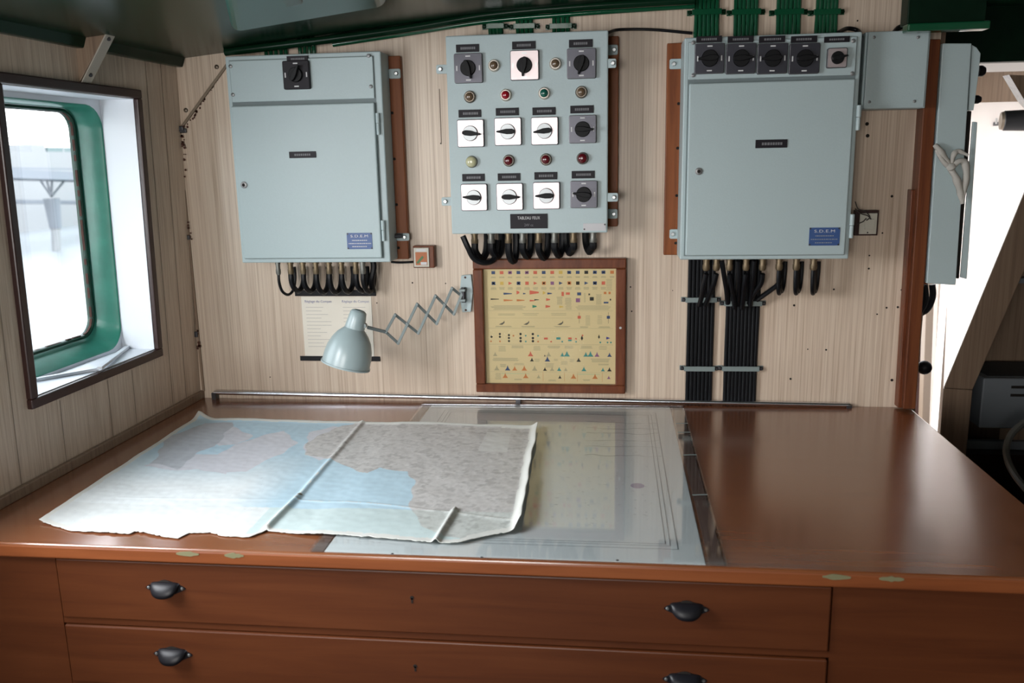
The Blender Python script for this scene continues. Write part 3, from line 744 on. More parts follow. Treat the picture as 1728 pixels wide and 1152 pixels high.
def makerplate(parent, px0, px1, py0, py1, y, name='maker_plate'):
    x0, z1 = xz(px0, py0, y); x1, z0 = xz(px1, py1, y)
    p = MB().box(x0, x1, y-.0012, y, z0, z1).build('maker_plate', 'blue_plate', parent)
    for sx_, sz in ((x0, z0), (x1, z0), (x0, z1), (x1, z1)):
        MB().lathe([(0, .0022), (.001, .0016)], (sx_+(.0022 if sx_ == x0 else -.0022), y-.0012, sz+(.0022 if sz == z0 else -.0022)), (0, -1, 0), 8).build('rivet', 'dark_steel', p)
    w, h_ = x1-x0, z1-z0
    text('S.D.E.M', (x0+x1)/2, y-.0014, z1-h_*.27, h_*.22, 'print_white', p, sx=1.5)
    for k, (u0, u1) in enumerate(((.2, .8), (.06, .96), (.2, .78))):
        zz = z0+h_*(.54-.19*k); mb = MB(); x = x0+w*u0
        while x < x0+w*u1-.002:
            ww = random.uniform(.0018, .005); mb.box(x, min(x+ww, x0+w*u1), y-.0015, y-.0012, zz-.0010, zz+.0010); x += ww+.0012
        mb.build('worn_print', 'knob_disc', p)
    return p
def batten(px0, py0, px1, py1, label, y0=WY-.022):
    x0, z1 = xz(px0, py0, y0); x1, z0 = xz(px1, py1, y0)
    t_ = thing('mounting_batten', label, 'batten', ((x0+x1)/2, WY, z0), 'wooden battens behind the cabinets')
    MB().box(x0, x1, y0, WY, z0, z1).build('board', 'batten_wood', t_, bevel=.002)
    return t_, x0, x1, z0, z1, y0
def batten_screws(b_, pys, pxc):
    t_, x0, x1, z0, z1, y0 = b_
    for py in pys:
        z = xz(pxc, py, y0)[1]; MB().lathe([(0, .0038), (.0012, .003)], ((x0+x1)/2, y0, z), (0, -1, 0), 10).build('screw', 'hole', t_)

# battens
B1 = batten(640, 95, 690, 437, 'wooden batten showing at the right of the left cabinet'); batten_screws(B1, (190, 268, 345, 418), 676)
B2 = batten(1000, 62, 1042, 382, 'dark wooden batten showing at the right of the switch panel'); batten_screws(B2, (160, 232, 300), 1036)
B3 = batten(1126, 73, 1160, 430, 'wooden batten at the left of the right cabinet'); batten_screws(B3, (175, 250, 330, 410), 1138)
B5 = batten(395, 112, 420, 400, 'wooden batten behind the left edge of the left cabinet') if False else None

# ----- left cabinet
C1Y = 2.150; cx0, cx1, cz0, cz1 = -.9645, -.5665, 1.3665, 1.8835
c1 = thing('switch_cabinet', 'blue-grey steel cabinet on the left with one black switch', 'cabinet', ((cx0+cx1)/2, WY-.022, cz0))
MB().box(cx0, cx1, C1Y, WY-.022, cz0, cz1).build('body', 'cabinet_paint', c1, bevel=.003)
zs = 1.768; g_ = .005
MB().box(cx0+.010, cx1-.016, C1Y-.0006, C1Y, cz0+.010, cz1-.010).build('door_gap', 'cabinet_gap', c1)
tp = MB().box(cx0+.012, cx1-.019, C1Y-.005, C1Y, zs+.004, cz1-.012).build('top_panel', 'cabinet_paint', c1, bevel=.0015)
dr = MB().box(cx0+.010, cx1-.019, C1Y-.012, C1Y, cz0+.012, zs-.006).build('door', 'cabinet_paint', c1, bevel=.003)
for px, py in ((389, 112), (622, 94), (393, 160), (626, 146)):
    x, z = xz(px, py, C1Y-.005); screw(tp, x, C1Y-.005, z)
x, z = xz(412, 312, C1Y-.012); lk = MB().lathe([(0, .0085), (.003, .0085), (.004, .006)], (x, C1Y-.012, z), (0, -1, 0), 16).build('lock', 'lock_metal', dr, smooth=True)
MB().lathe([(0, .004), (.0005, .004)], (x, C1Y-.0162, z), (0, -1, 0), 10).build('key_slot', 'hole', dr)
x0, z1 = xz(488, 256, C1Y-.012); x1, z0 = xz(534, 266, C1Y-.012); nameplate(dr, x0, x1, z0, z1, C1Y-.012)
makerplate(dr, 585, 629, 393, 420, C1Y-.012)
for py in (209, 389):
    x, z = xz(640 if py < 300 else 649, py, C1Y-.006)
    MB().cyl((cx1-.013, C1Y-.007, z-.026), (cx1-.013, C1Y-.007, z+.001), .0045, 10).cyl((cx1-.013, C1Y-.007, z+.002), (cx1-.013, C1Y-.007, z+.026), .0052, 10).build('hinge', 'cabinet_paint', c1, smooth=True)
x, z = xz(502, 127, C1Y-.005)
switch(tp, x, z, C1Y-.005, .068, 60, disc='black_plastic', body='nameplate_black', label='black rotary switch')
x0, z1 = xz(484, 95, C1Y-.005); x1, z0 = xz(520, 104, C1Y-.005); nameplate(tp, x0, x1, z0, z1, C1Y-.005)
lug(c1, cx1, xz(675, 125, WY-.03)[0], xz(666, 124, WY-.03)[1], .024, WY-.027, WY-.022, 1)
lug(c1, cx1, xz(690, 399, WY-.03)[0], xz(683, 400, WY-.03)[1], .020, WY-.027, WY-.022, 1)
x, z = xz(668, 398, WY-.04); MB().cyl((cx1, WY-.04, z), (cx1+.018, WY-.04, z), .006, 10).build('stud', 'dark_steel', c1)

# ----- switch panel in the middle
PY = 2.145; px0, px1, pz0, pz1 = -.403, -.013, 1.437, 1.912
pn = thing('control_cabinet', 'blue-grey control panel with eleven rotary switches and signal lamps', 'control panel', ((px0+px1)/2, WY-.022, pz0))
MB().box(px0, px1, PY, WY-.022, pz0, pz1).build('body', 'cabinet_paint', pn, bevel=.003)
SW = [(790, 113, -72, 0, 'black_plastic'), (885, 108, -98, 1, 'black_plastic'), (981, 105, -105, 0, 'black_plastic'),
      (794, 223, -6, 1, 'knob_disc'), (857, 220, 180, 1, 'knob_disc'), (919, 219, 186, 1, 'knob_disc'), (983, 216, -3, 0, 'black_plastic'),
      (800, 331, 176, 1, 'knob_disc'), (860, 330, -2, 1, 'knob_disc'), (922, 328, 180, 1, 'knob_disc'), (985, 326, 172, 0, 'black_plastic')]
for i, (a, b_, an, br, dc) in enumerate(SW):
    x, z = xz(a, b_+2, PY-.01); switch(pn, x, z, PY, .069 if i < 3 else .066, an, bool(br), dc, knob_r=.0185,
                                       label='metal rotary switch with reflection painted on its plate and grey dial' if dc == 'knob_disc' else None)
    x, zt = xz(a-1, b_-31.5, PY); nameplate(pn, x-.028, x+.028, zt-.009, zt+.009, PY)
LP = [(833, 110, 'lens_dark', 'lamp_rim', 1), (937, 107, 'lens_dark', 'lamp_rim', 1), (792, 163, 'lens_dark', 'dark_rim', 1), (853, 160, 'lens_red', 'lamp_rim', 1),
      (918, 157, 'lens_green', 'lamp_rim', 1), (981, 155, 'lens_dark', 'dark_rim', 1), (795, 273, 'lens_cream', 'dark_rim', 1.35),
      (858, 271, 'lens_deep_red', 'dark_rim', 1.1), (921, 269, 'lens_deep_red', 'dark_rim', 1.1), (983, 267, 'lens_deep_red', 'dark_rim', 1.2)]
for a, b_, lens, rim, k in LP:
    x, z = xz(a, b_, PY-.01)
    l = MB().lathe([(0, .0150), (.004, .0145), (.009, .0118), (.009, .0100)], (x, PY, z), (0, -1, 0), 20).build('indicator_lamp', rim, pn, smooth=True)
    r = .0100*k
    MB().lathe([(0, r), (.004, r*.97), (.007, r*.75), (.0085, r*.3)], (x, PY-.008, z), (0, -1, 0), 18).build('lens', lens, l, smooth=True,
        label={'lens_red': 'red lens', 'lens_green': 'green lens', 'lens_cream': 'cream yellow lens', 'lens_dark': 'dark amber lens'}.get(lens, 'dark red lens'))
x0, z1 = xz(861, 361, PY); x1, z0 = xz(924, 385, PY)
np_ = MB().box(x0, x1, PY-.003, PY, z0, z1).build('title_plate', 'nameplate_black', pn, bevel=.0006)
text('TABLEAU FEUX', (x0+x1)/2, PY-.0032, z1-.0135, .0105, 'print_white', np_, sx=.72)
text('24V cc', (x0+x1)/2, PY-.0032, z0+.0055, .0095, 'print_grey', np_, sx=.8)
x0, z1 = xz(984, 377, PY); x1, z0 = xz(1022, 389, PY)
s_ = MB().box(x0, x1, PY-.001, PY, z0, z1).build('rating_plate', 'sticker', pn)
MB().lathe([(0, .0022), (.001, .002)], (x0+.003, PY-.001, z0+.004), (0, -1, 0), 8).build('rivet', 'dark_steel', s_)
MB().lathe([(0, .0022), (.001, .002)], (x1-.002, PY-.001, z1-.003), (0, -1, 0), 8).build('rivet', 'dark_steel', s_)
yb = PY+.002
for a, b_, c, sd in ((736, 760, 117, 0), (745, 766, 340, 0), (1022, 1040, 107, 1), (1024, 1043, 333, 1)):
    xa, z = xz(a, c, yb); xb_, _ = xz(b_, c, yb)
    if sd: lug(pn, px1-.004, xb_, z, .021, yb, yb+.006, 1)
    else: lug(pn, px0+.004, xa, z, .021, yb, yb+.006, -1)
for c in (84, 361):
    xa, z = xz(1030, c, WY-.03); lug(pn, px1-.002, xa+.018, z, .024, WY-.028, WY-.022, 1)

# ----- right cabinet
C3Y = 2.125; kx0, kx1, kz0, kz1 = .163, .559, 1.371, 1.886
c3 = thing('switch_cabinet', 'blue-grey steel cabinet on the right with row of five switches', 'cabinet', ((kx0+kx1)/2, WY-.022, kz0))
MB().box(kx0, kx1, C3Y, WY-.022, kz0, kz1).build('body', 'cabinet_paint', c3, bevel=.003)
MB().box(kx0+.009, kx1-.010, C3Y-.0006, C3Y, kz0+.009, kz1-.010).build('door_gap', 'cabinet_gap', c3)
zs3 = xz(1300, 134, C3Y)[1]
tp3 = MB().box(kx0+.010, kx1-.012, C3Y-.005, C3Y, zs3+.004, kz1-.011).build('top_panel', 'cabinet_paint', c3, bevel=.0015)
dr3 = MB().box(kx0+.012, kx1-.012, C3Y-.012, C3Y, kz0+.011, zs3-.005).build('door', 'cabinet_paint', c3, bevel=.003)
for px, py in ((1170, 72), (1440, 69), (1170, 127), (1438, 124)):
    x, z = xz(px, py, C3Y-.005); screw(tp3, x, C3Y-.005, z)
for a, an, br in ((1197, 183, 0), (1250, 3, 0), (1303, 183, 0), (1357, 3, 0)):
    x, z = xz(a, 99, C3Y-.01); switch(tp3, x, z, C3Y-.005, .0675, an, bool(br), 'black_plastic', knob_r=.019)
    x, z = xz(a-.5, 67, C3Y-.005); nameplate(tp3, x-.029, x+.029, z-.0065, z+.008, C3Y-.005)
x, z = xz(1412, 98, C3Y-.01); switch(tp3, x, z, C3Y-.005, .044, 10, True, 'black_plastic', knob_r=.014, ticks=False, label='smallest rotary switch')
x, z = xz(1412, 67, C3Y-.005); nameplate(tp3, x-.028, x+.028, z-.006, z+.007, C3Y-.005)
x, z = xz(1179, 289, C3Y-.012); MB().lathe([(0, .0085), (.003, .0085), (.004, .006)], (x, C3Y-.012, z), (0, -1, 0), 16).build('lock', 'lock_metal', dr3, smooth=True)
MB().lathe([(0, .004), (.0005, .004)], (x, C3Y-.0162, z), (0, -1, 0), 10).build('key_slot', 'hole', dr3)
x0, z1 = xz(1275, 236, C3Y-.012); x1, z0 = xz(1328, 249, C3Y-.012); nameplate(dr3, x0, x1, z0, z1, C3Y-.012)
makerplate(dr3, 1366, 1416, 384, 414, C3Y-.012)
for py in (199, 381):
    z = xz(1444, py, C3Y)[1]
    MB().cyl((kx1+.001, C3Y-.006, z-.028), (kx1+.001, C3Y-.006, z+.001), .005, 10).cyl((kx1+.001, C3Y-.006, z+.002), (kx1+.001, C3Y-.006, z+.028), .0058, 10).build('hinge', 'cabinet_paint', c3, smooth=True)
for c in (108, 395):
    xa, z = xz(1130, c, WY-.03); lug(c3, kx0+.002, xa, z, .024, WY-.028, WY-.022, -1)

# ----- small plain box
b4 = thing('junction_box', 'plain blue-grey steel box with four corner screws beside post', 'box', (.65, WY, 1.72))
x0, z1 = xz(1466, 53, 2.17); x1, z0 = xz(1559, 182, 2.17)
MB().box(x0-.004, x1+.006, 2.180, WY, z0, z1).build('body', 'cabinet_paint', b4, bevel=.002)
lid = MB().box(x0, x1, 2.170, 2.180, z0+.001, z1-.001).build('lid', 'cabinet_paint', b4, bevel=.002)
for px, py in ((1475, 63), (1549, 63), (1467, 172), (1543, 171)):
    x, z = xz(px, py, 2.17); screw(lid, x, 2.17, z, .0035)

# ------------------------------------------------------------------ cables under the cabinets
def hang_cable(x0, zt, y0, x1, zb, y1, r, label, group, zend=None):
    """comes out of a gland, loops down and goes back up behind the cabinet"""
    ze = zend if zend is not None else zt+.01
    pts = [(x0, y0, zt), (x0, y0, (zt*.6+zb*.4)), (x0+(x1-x0)*.15, y0+(y1-y0)*.15, zb+.012), (x0+(x1-x0)*.5, (y0+y1)/2, zb), (x0+(x1-x0)*.85, y0+(y1-y0)*.85, zb+.012), (x1, y1, (ze*.6+zb*.4)), (x1, y1, ze)]
    return MB().tube(pts, r, 8, 5).build('cable_loop', 'black_cable', smooth=True, label=label, cat='cable', group=group)
ORD = ['first', 'second', 'third', 'fourth', 'fifth', 'sixth', 'seventh', 'eighth', 'ninth', 'tenth']
yg = 2.165
G1 = [(469, 'grey_gland'), (490, 'brass_gland'), (511, 'brass_gland'), (533, 'brass_gland'), (555, 'brass_gland'), (576, 'brass_gland'), (600, 'brass_gland'), (612, 'grey_gland')]
for i, (px, mt_) in enumerate(G1):
    x, z = xz(px, 448, yg); gland(c1, x, yg, cz0, .0080 if i else .0065, .034, mt_)
    zb = xz(px, 497 if i else 500, yg)[1]
    hang_cable(x, cz0-.03, yg, x+(.022 if i == 0 else .012), zb+(0 if i == 0 else random.uniform(0, .006)), 2.225, .0038 if i == 0 else .0070,
               ORD[i]+' black cable loop from left under the left cabinet', 'cable loops under the left cabinet')
x, z = xz(623, 448, yg)
MB().tube([(x, 2.2, cz0+.005), (x+.002, 2.2, cz0-.02), (x-.006, 2.2, cz0-.055), (x-.008, 2.215, cz0-.085)], .008, 8).build('cable_loop', 'black_cable', smooth=True,
    label='black cable rightmost under the left cabinet running to the tape strip', cat='cable', group='cable loops under the left cabinet')
G2 = [(801, 0), (829, 0), (858, 0), (882, 0), (909, 0), (936, 0), (968, 0), (1001, 0)]
for i, (px, _) in enumerate(G2):
    x, z = xz(px, 400, 2.19); gland(pn, x, 2.19, pz0, .0095, .032, 'grey_gland' if i % 2 else 'brass_gland')
    zb = xz(px, (442, 438, 446, 438, 440, 436, 432, 430)[i], 2.19)[1]
    hang_cable(x, pz0-.028, 2.19, x+(.026, .022, .016, .018, .022, .018, -.022, -.02)[i], zb+.006, 2.232, .0095,
               ORD[i]+' thick black cable loop from left under the switch panel', 'cable loops under the switch panel', zend=pz0)
a = [on_y(781, 398, 2.16), on_y(790, 418, 2.16), on_y(800, 436, 2.17), on_y(818, 443, 2.18), on_y(834, 436, 2.2), on_y(840, 405, 2.21)]
MB().tube(a, .0075, 8).build('cable_loop', 'black_cable', smooth=True, label='black cable swinging out leftmost below the switch panel', cat='cable', group='cable loops under the switch panel')
G3 = [(1192, 0), (1209, 0), (1231, 0), (1259, 0), (1287, 0), (1315, 0), (1344, 0), (1373, 0)]
for i, (px, _) in enumerate(G3):
    x, z = xz(px, 445, yg); gland(c3, x, yg, kz0, .0088, .032, 'brass_gland')
    if i >= 5:
        for q, (dx, zz, rr) in enumerate(((.016, 495, .0055), (.026, 493, .0055))):
            zb = xz(px, zz, 2.19)[1]
            hang_cable(x+q*.004, kz0-.028, yg+q*.012, x+dx, zb, 2.215+q*.012, rr,
                       ('outer' if q else 'inner')+' black cable loop under the '+('sixth', 'seventh', 'eighth')[i-5]+' gland of the right cabinet', 'cable loops under the right cabinet')
# the curved feeders joining the bundles
def bundle(name, px_l, px_r, z1, n, r, label, clamps, mat='black_cable', y=None, z0=DZ, cat='cable bundle', spread=0, clampmat='clamp_grey', slant=0):
    y = y if y is not None else WY-r-.001
    xl, zz = xz(px_l, clamps[0] if clamps else 500, y); xr, _ = xz(px_r, clamps[0] if clamps else 500, y)
    t_ = thing(name, label, cat, ((xl+xr)/2, WY, z0))
    for k in range(n):
        x = xl+(xr-xl)*(k+.5)/n
        j = random.uniform(-.0006, .0006)
        MB().tube([(x+slant+j, y, z1), (x+j, y, z1*.6+z0*.4), (x-j, y-.001*(k % 2), z1*.3+z0*.7), (x, y, z0)], r, 8, 3).build('cable', mat, t_, smooth=True)
    for c in clamps:
        z = xz((px_l+px_r)/2, c, y-r)[1]; yf = y-r-.001
        cl = MB()
        cl.box(xl-.004, xr+.004, yf-.003, yf, z-.0065, z+.0065)
        cl.box(xl-.005, xl-.003, yf-.003, WY, z-.0065, z+.0065).box(xr+.003, xr+.005, yf-.003, WY, z-.0065, z+.0065)
        cl.box(xl-.016, xl-.003, WY-.003, WY, z-.0065, z+.0065).box(xr+.003, xr+.016, WY-.003, WY, z-.0065, z+.0065)
        c_ = cl.build('cable_clamp', clampmat, t_, bevel=.0008)
        for x in (xl-.010, xr+.010): MB().lathe([(0, .0055), (.006, .0055), (.008, .003)], (x, WY-.003, z), (0, -1, 0), 8).build('bolt', 'dark_steel' if mat == 'black_cable' else 'green_gloss', c_)
    return t_
zt = kz0+.02
bundle('cable_bundle', 1160, 1206, zt, 7, .0052, 'left bundle of black cables running down below the right cabinet', (506, 622))
bundle('cable_bundle', 1225, 1282, zt, 9, .0052, 'right bundle of black cables running down below the right cabinet', (512, 622))
fd = [((1209, 462), (1204, 480), (1197, 498), (1190, 515)), ((1231, 462), (1234, 480), (1238, 500), (1240, 520)), ((1259, 462), (1256, 480), (1254, 500), (1252, 520)),
      ((1287, 462), (1284, 478), (1272, 496), (1264, 512)), ((1315, 462), (1314, 478), (1297, 492), (1277, 506)), ((1192, 462), (1188, 480), (1184, 500), (1180, 515)),
      ((1273, 440), (1271, 470), (1268, 495), (1266, 515)), ((1246, 440), (1247, 470), (1246, 495), (1245, 515)), ((1218, 440), (1222, 465), (1226, 490), (1228, 512))]
FN = ['second', 'third', 'fourth', 'fifth', 'sixth', 'first', 'fourth', 'third', 'second']
for i, q in enumerate(fd):
    ys = (2.165, 2.175, 2.2, 2.222)
    MB().tube([on_y(a, b_, yy) for (a, b_), yy in zip(q, ys)], .0062, 8).build('feeder_cable', 'black_cable', smooth=True, cat='cable', group='feeder cables into the black bundles',
        label='black feeder cable from the '+FN[i]+' gland of the right cabinet' if i < 6 else 'black feeder cable dropping behind the '+FN[i]+' gland of right cabinet')
# green painted cable groups above the cabinets
def green(px_l, px_r, py_b, n, label, clamp, zb=None):
    z0 = zb; yy = WY-.008
    return bundle('green_cable_group', px_l, px_r, ceil_z(xz(px_l, 40, yy)[0])+.005, n, .0050, label, clamp, 'green_pipe', yy, z0, clampmat='green_pipe')
green(476, 516, 0, 5, 'wider green painted cable group above the left cabinet', (), 1.86)
green(531, 560, 0, 4, 'narrower green painted cable group above the left cabinet', (), 1.86)
for a, b_, w in ((824, 848, 'leftmost'), (870, 900, 'middle'), (931, 962, 'rightmost')):
    green(a, b_, 0, 4, w+' green painted cable group above the switch panel', (44,), 1.90)
for a, b_, w in ((1171, 1214, 'leftmost'), (1238, 1280, 'second from left'), (1310, 1352, 'third from left'), (1376, 1414, 'rightmost')):
    green(a, b_, 0, 6, w+' green painted cable group above the right cabinet', (20,), 1.87)
# painted pipes under the deckhead
def pipe(pts, r, label, mat='green_pipe'):
    MB().tube([on_y(a, b_, y) for a, b_, y in pts], r, 10, 5).build('painted_pipe', mat, smooth=True, label=label, cat='pipe')
pipe([(562, 75, 2.242), (690, 56, 2.235), (820, 36, 2.235), (960, 24, 2.235), (1060, 17, 2.235), (1172, 10, 2.235)], .0065, 'lower green pipe following the top of the back wall')
pipe([(380, 88, 2.20), (560, 66, 2.20), (700, 46, 2.20), (820, 26, 2.20), (960, 13, 2.20), (1172, 0, 2.20)], .010, 'upper green pipe close under the dark green ceiling', 'green_gloss')
pipe([(1026, 55, 2.2), (1045, 50, 2.236), (1100, 50, 2.236), (1168, 56, 2.24)], .0035, 'thin black cable between switch panel and right cabinet', 'black_cable')
pipe([(1415, 55, 2.2), (1430, 48, 2.236), (1448, 52, 2.236), (1452, 62, 2.2)], .005, 'short black cable arching over right end of the right cabinet', 'black_cable')
pipe([(1508, 56, 2.2), (1518, 46, 2.22), (1535, 44, 2.23), (1550, 44, 2.24)], .006, 'short black cable leaving the top of the plain box', 'black_cable')

# ------------------------------------------------------------------ framed signal chart
FY = 2.222; fx0, fx1, fz0, fz1 = -.3655, .035, 1.003, 1.364
fr = thing('picture_frame', 'dark wooden frame with yellowed printed signal chart', 'picture frame', ((fx0+fx1)/2, WY, fz0))
fw, ft, fbm = .0262, .0265, .023
for q in ((fx0, fx1, fz1-ft, fz1), (fx0, fx1, fz0, fz0+fbm), (fx0, fx0+fw, fz0+fbm, fz1-ft), (fx1-fw, fx1, fz0+fbm, fz1-ft)):
    MB().box(q[0], q[1], FY, WY, q[2], q[3]).build('frame_member', 'frame_wood', fr, bevel=.003)
ix0, ix1, iz0, iz1 = fx0+fw, fx1-fw, fz0+fbm, fz1-ft; SY = WY-.012
plain('aged_paper', (.66, .53, .30), .6, var=.07, scale=7)
MB().box(ix0-.002, ix1+.002, SY, SY+.002, iz0-.002, iz1+.002).build('printed_sheet', 'aged_paper', fr)
RED, BLU, YEL, BLK, GRN, GRY, ORG, PUR, TEA = (.60, .12, .07), (.03, .06, .16), (.62, .42, .10), (.015, .013, .01), (.03, .22, .13), (.40, .34, .21), (.55, .18, .05), (.25, .10, .22), (.05, .25, .24)
pr = MB()
def P2(u, v): return ix0+(ix1-ix0)*u, iz1-(iz1-iz0)*v
def rect(u0, u1, v0, v1, c):
    x0, z1 = P2(u0, v0); x1, z0 = P2(u1, v1); pr.add([(x0, SY-.0003, z0), (x1, SY-.0003, z0), (x1, SY-.0003, z1), (x0, SY-.0003, z1)], [(0, 1, 2, 3)], c)
def polyp(pts, c, dy=.0004):
    pr.add([(P2(u, v)[0], SY-dy, P2(u, v)[1]) for u, v in pts], [tuple(range(len(pts)))], c)
def textblock(u0, u1, v0, v1, n, c=GRY):
    for i in range(n):
        v = v0+(v1-v0)*(i+.5)/n; sh_ = random.uniform(0, .12)*(u1-u0)
        rect(u0+sh_, u1-sh_, v-.0022, v+.0022, c)
row1 = [BLU, RED, PUR, BLU, PUR, RED, BLU, RED, YEL, BLU, BLU, BLK, BLU, BLU, ORG]
for i, c in enumerate(row1):
    u = .075+.064*i; rect(u-.014, u+.014, .022, .048, c)
    if i in (2, 4, 9, 12, 13): rect(u-.006, u+.006, .030, .040, (.6, .55, .5))
    textblock(u-.02, u+.02, .068, .082, 2)
row2 = [BLU, YEL, RED, BLU, RED, RED, ORG, PUR, BLU, ORG, BLK, BLU, BLU, RED]
for i, c in enumerate(row2):
    u = .075+.064*i; k = i % 3
    if k == 0: rect(u-.014, u+.014, .112, .140, c); rect(u-.007, u+.007, .119, .133, (.55, .48, .35))
    elif k == 1: rect(u-.013, u+.013, .112, .140, c)
    else: polyp([(u-.013, .112), (u+.015, .126), (u-.013, .140)], c)
    textblock(u-.022, u+.022, .158, .182, 3)
textblock(.925, .975, .09, .19, 9)
for u, v, w, h_, c in ((.15, .215, .065, .018, BLU), (.25, .205, .022, .034, RED), (.30, .215, .02, .014, BLU), (.35, .205, .07, .036, RED), (.45, .208, .02, .03, YEL), (.485, .214, .035, .018, BLU),
                     (.05, .262, .065, .012, BLK), (.15, .272, .07, .018, ORG), (.25, .272, .06, .018, ORG), (.35, .275, .04, .016, RED), (.385, .268, .035, .012, BLK), (.475, .266, .03, .024, RED),
                     (.37, .325, .032, .026, GRN), (.47, .325, .035, .026, RED), (.575, .328, .03, .02, YEL)):
    polyp([(u, v-h_/2), (u+w, v-h_/6), (u+w, v+h_/6), (u, v+h_/2)], c)
for u, v, w, h_, c in ((.592, .200, .018, .036, RED), (.625, .205, .03, .02, RED), (.71, .205, .03, .025, BLU), (.70, .255, .032, .034, PUR), (.805, .245, .03, .030, BLK), (.795, .215, .012, .014, BLK), (.91, .285, .035, .014, BLU), (.91, .20, .02, .02, ORG), (.945, .20, .016, .02, ORG), (.955, .26, .01, .014, BLK)):
    rect(u, u+w, v, v+h_, c)
textblock(.555, .60, .24, .31, 8); textblock(.615, .67, .25, .31, 7); textblock(.85, .895, .22, .31, 10); textblock(.76, .775, .21, .29, 8)
textblock(.05, .32, .315, .355, 5); textblock(.62, .67, .31, .355, 4); textblock(.69, .97, .315, .355, 4)
rect(.03, .98, .360, .3625, (.45, .38, .24)); rect(.03, .98, .513, .5155, (.42, .36, .22)); rect(.03, .98, .655, .6575, (.42, .36, .22)); rect(.03, .68, .425, .4265, GRY)
textblock(.10, .24, .385, .405, 2); textblock(.29, .42, .38, .405, 2); textblock(.50, .64, .38, .405, 2)
for u in (.13, .32, .58):   # small sailing vessels
    polyp([(u-.022, .482), (u+.014, .462), (u+.022, .448), (u+.024, .466), (u+.006, .485)], (.10, .09, .07))
    textblock(u-.05, u+.08, .494, .506, 2)
for u, c in ((.725, RED), (.945, BLU)): rect(u-.001, u+.001, .375, .47, BLK); rect(u-.012, u+.012, .405, .430, c)
textblock(.77, .81, .40, .49, 8); textblock(.86, .90, .40, .48, 6); textblock(.725, .80, .495, .51, 2); textblock(.87, .96, .495, .51, 2)
def ball(u, v, r=.009, c=BLK): polyp([(u+r*cos(2*pi*i/8), v+1.12*r*sin(2*pi*i/8)) for i in range(8)], c)
ball(.05, .59)
for v in (.565, .590): ball(.115, v)
for v in (.575, .600, .627): ball(.185, v)
for v in (.565, .60, .627): ball(.275, v, .010)
for v in (.565, .60, .627): ball(.37, v, .010)
for u, v, c in ((.315, .58, TEA), (.315, .63, TEA), (.41, .58, TEA), (.41, .63, ORG), (.115, .63, ORG), (.045, .63, ORG), (.22, .58, ORG), (.51, .63, RED), (.595, .63, TEA), (.70, .63, TEA), (.885, .635, TEA), (.94, .635, TEA), (.965, .635, TEA), (.70, .605, RED), (.75, .575, RED)): ball(u, v, .007, c)
rect(.455, .485, .595, .612, RED); rect(.55, .582, .592, .612, TEA); rect(.64, .668, .593, .61, RED); rect(.64, .668, .612, .626, TEA)
polyp([(.745, .575), (.755, .60), (.745, .62), (.736, .60)], BLK); polyp([(.875, .565), (.882, .59), (.875, .605), (.867, .59)], BLK); polyp([(.93, .585), (.96, .597), (.93, .61)], (.05, .04, .25))
for v, lst in ((.76, ((.075, GRY, .018), (.35, RED, .022), (.46, BLK, .008), (.49, GRY, .02), (.595, TEA, .018), (.63, TEA, .024), (.775, TEA, .02), (.81, TEA, .024), (.86, PUR, .02), (.955, BLU, .018))),
               (.805, ((.36, BLK, .016), (.48, BLU, .022), (.72, BLK, .018))), (.888, ((.085, GRY, .022), (.17, BLU, .022), (.225, ORG, .02), (.30, ORG, .022), (.38, GRY, .022), (.46, BLK, .016), (.515, GRY, .018), (.57, TEA, .018), (.62, GRY, .016), (.76, TEA, .02), (.905, TEA, .016), (.955, BLK, .018))),
               (.955, ((.15, ORG, .022), (.31, ORG, .022), (.41, GRY, .016), (.575, BLK, .014), (.68, ORG, .022), (.845, ORG, .022), (.95, PUR, .014)))):
    for u, c, r in lst:
        polyp([(u-r, v), (u+r, v), (u+r*.35, v-r*1.0), (u, v-r*2.1), (u-r*.35, v-r*1.0)], c)
for u0, u1, v0, v1, n in ((.10, .16, .67, .72, 5), (.20, .30, .665, .69, 3), (.37, .43, .67, .71, 4), (.48, .58, .665, .69, 3), (.61, .68, .665, .69, 3), (.73, .83, .665, .69, 3), (.87, .94, .665, .70, 3), (.05, .26, .775, .805, 4), (.38, .42, .78, .81, 3), (.53, .56, .78, .80, 2),
                           (.58, .64, .80, .835, 3), (.65, .69, .78, .81, 3), (.81, .96, .775, .81, 4), (.11, .16, .83, .86, 4), (.22, .30, .82, .84, 2), (.46, .53, .82, .86, 4), (.86, .96, .82, .835, 2), (.07, .12, .91, .97, 6), (.22, .28, .96, .975, 2), (.48, .55, .965, .98, 2), (.75, .81, .96, .975, 2)):
    textblock(u0, u1, v0, v1, n)
rect(.12, .34, .912, .918, (.45, .50, .30)); rect(.70, .88, .912, .918, (.45, .50, .30)); rect(.03, .98, .898, .8995, GRY)
for u in (.445, .61, .71, .90): rect(u-.001, u+.001, .90, .98, ORG)
pr.build('printed_figures', 'vcol', fr, kind='stuff')
MB().box(ix0-.001, ix1+.001, SY-.004, SY-.0025, iz0-.001, iz1+.001).build('glass', 'frame_glass', fr)
x, z = xz(1047, 553, FY); MB().lathe([(0, .0035), (.002, .003)], (x, FY, z), (0, -1, 0), 10).build('screw', 'steel', fr)

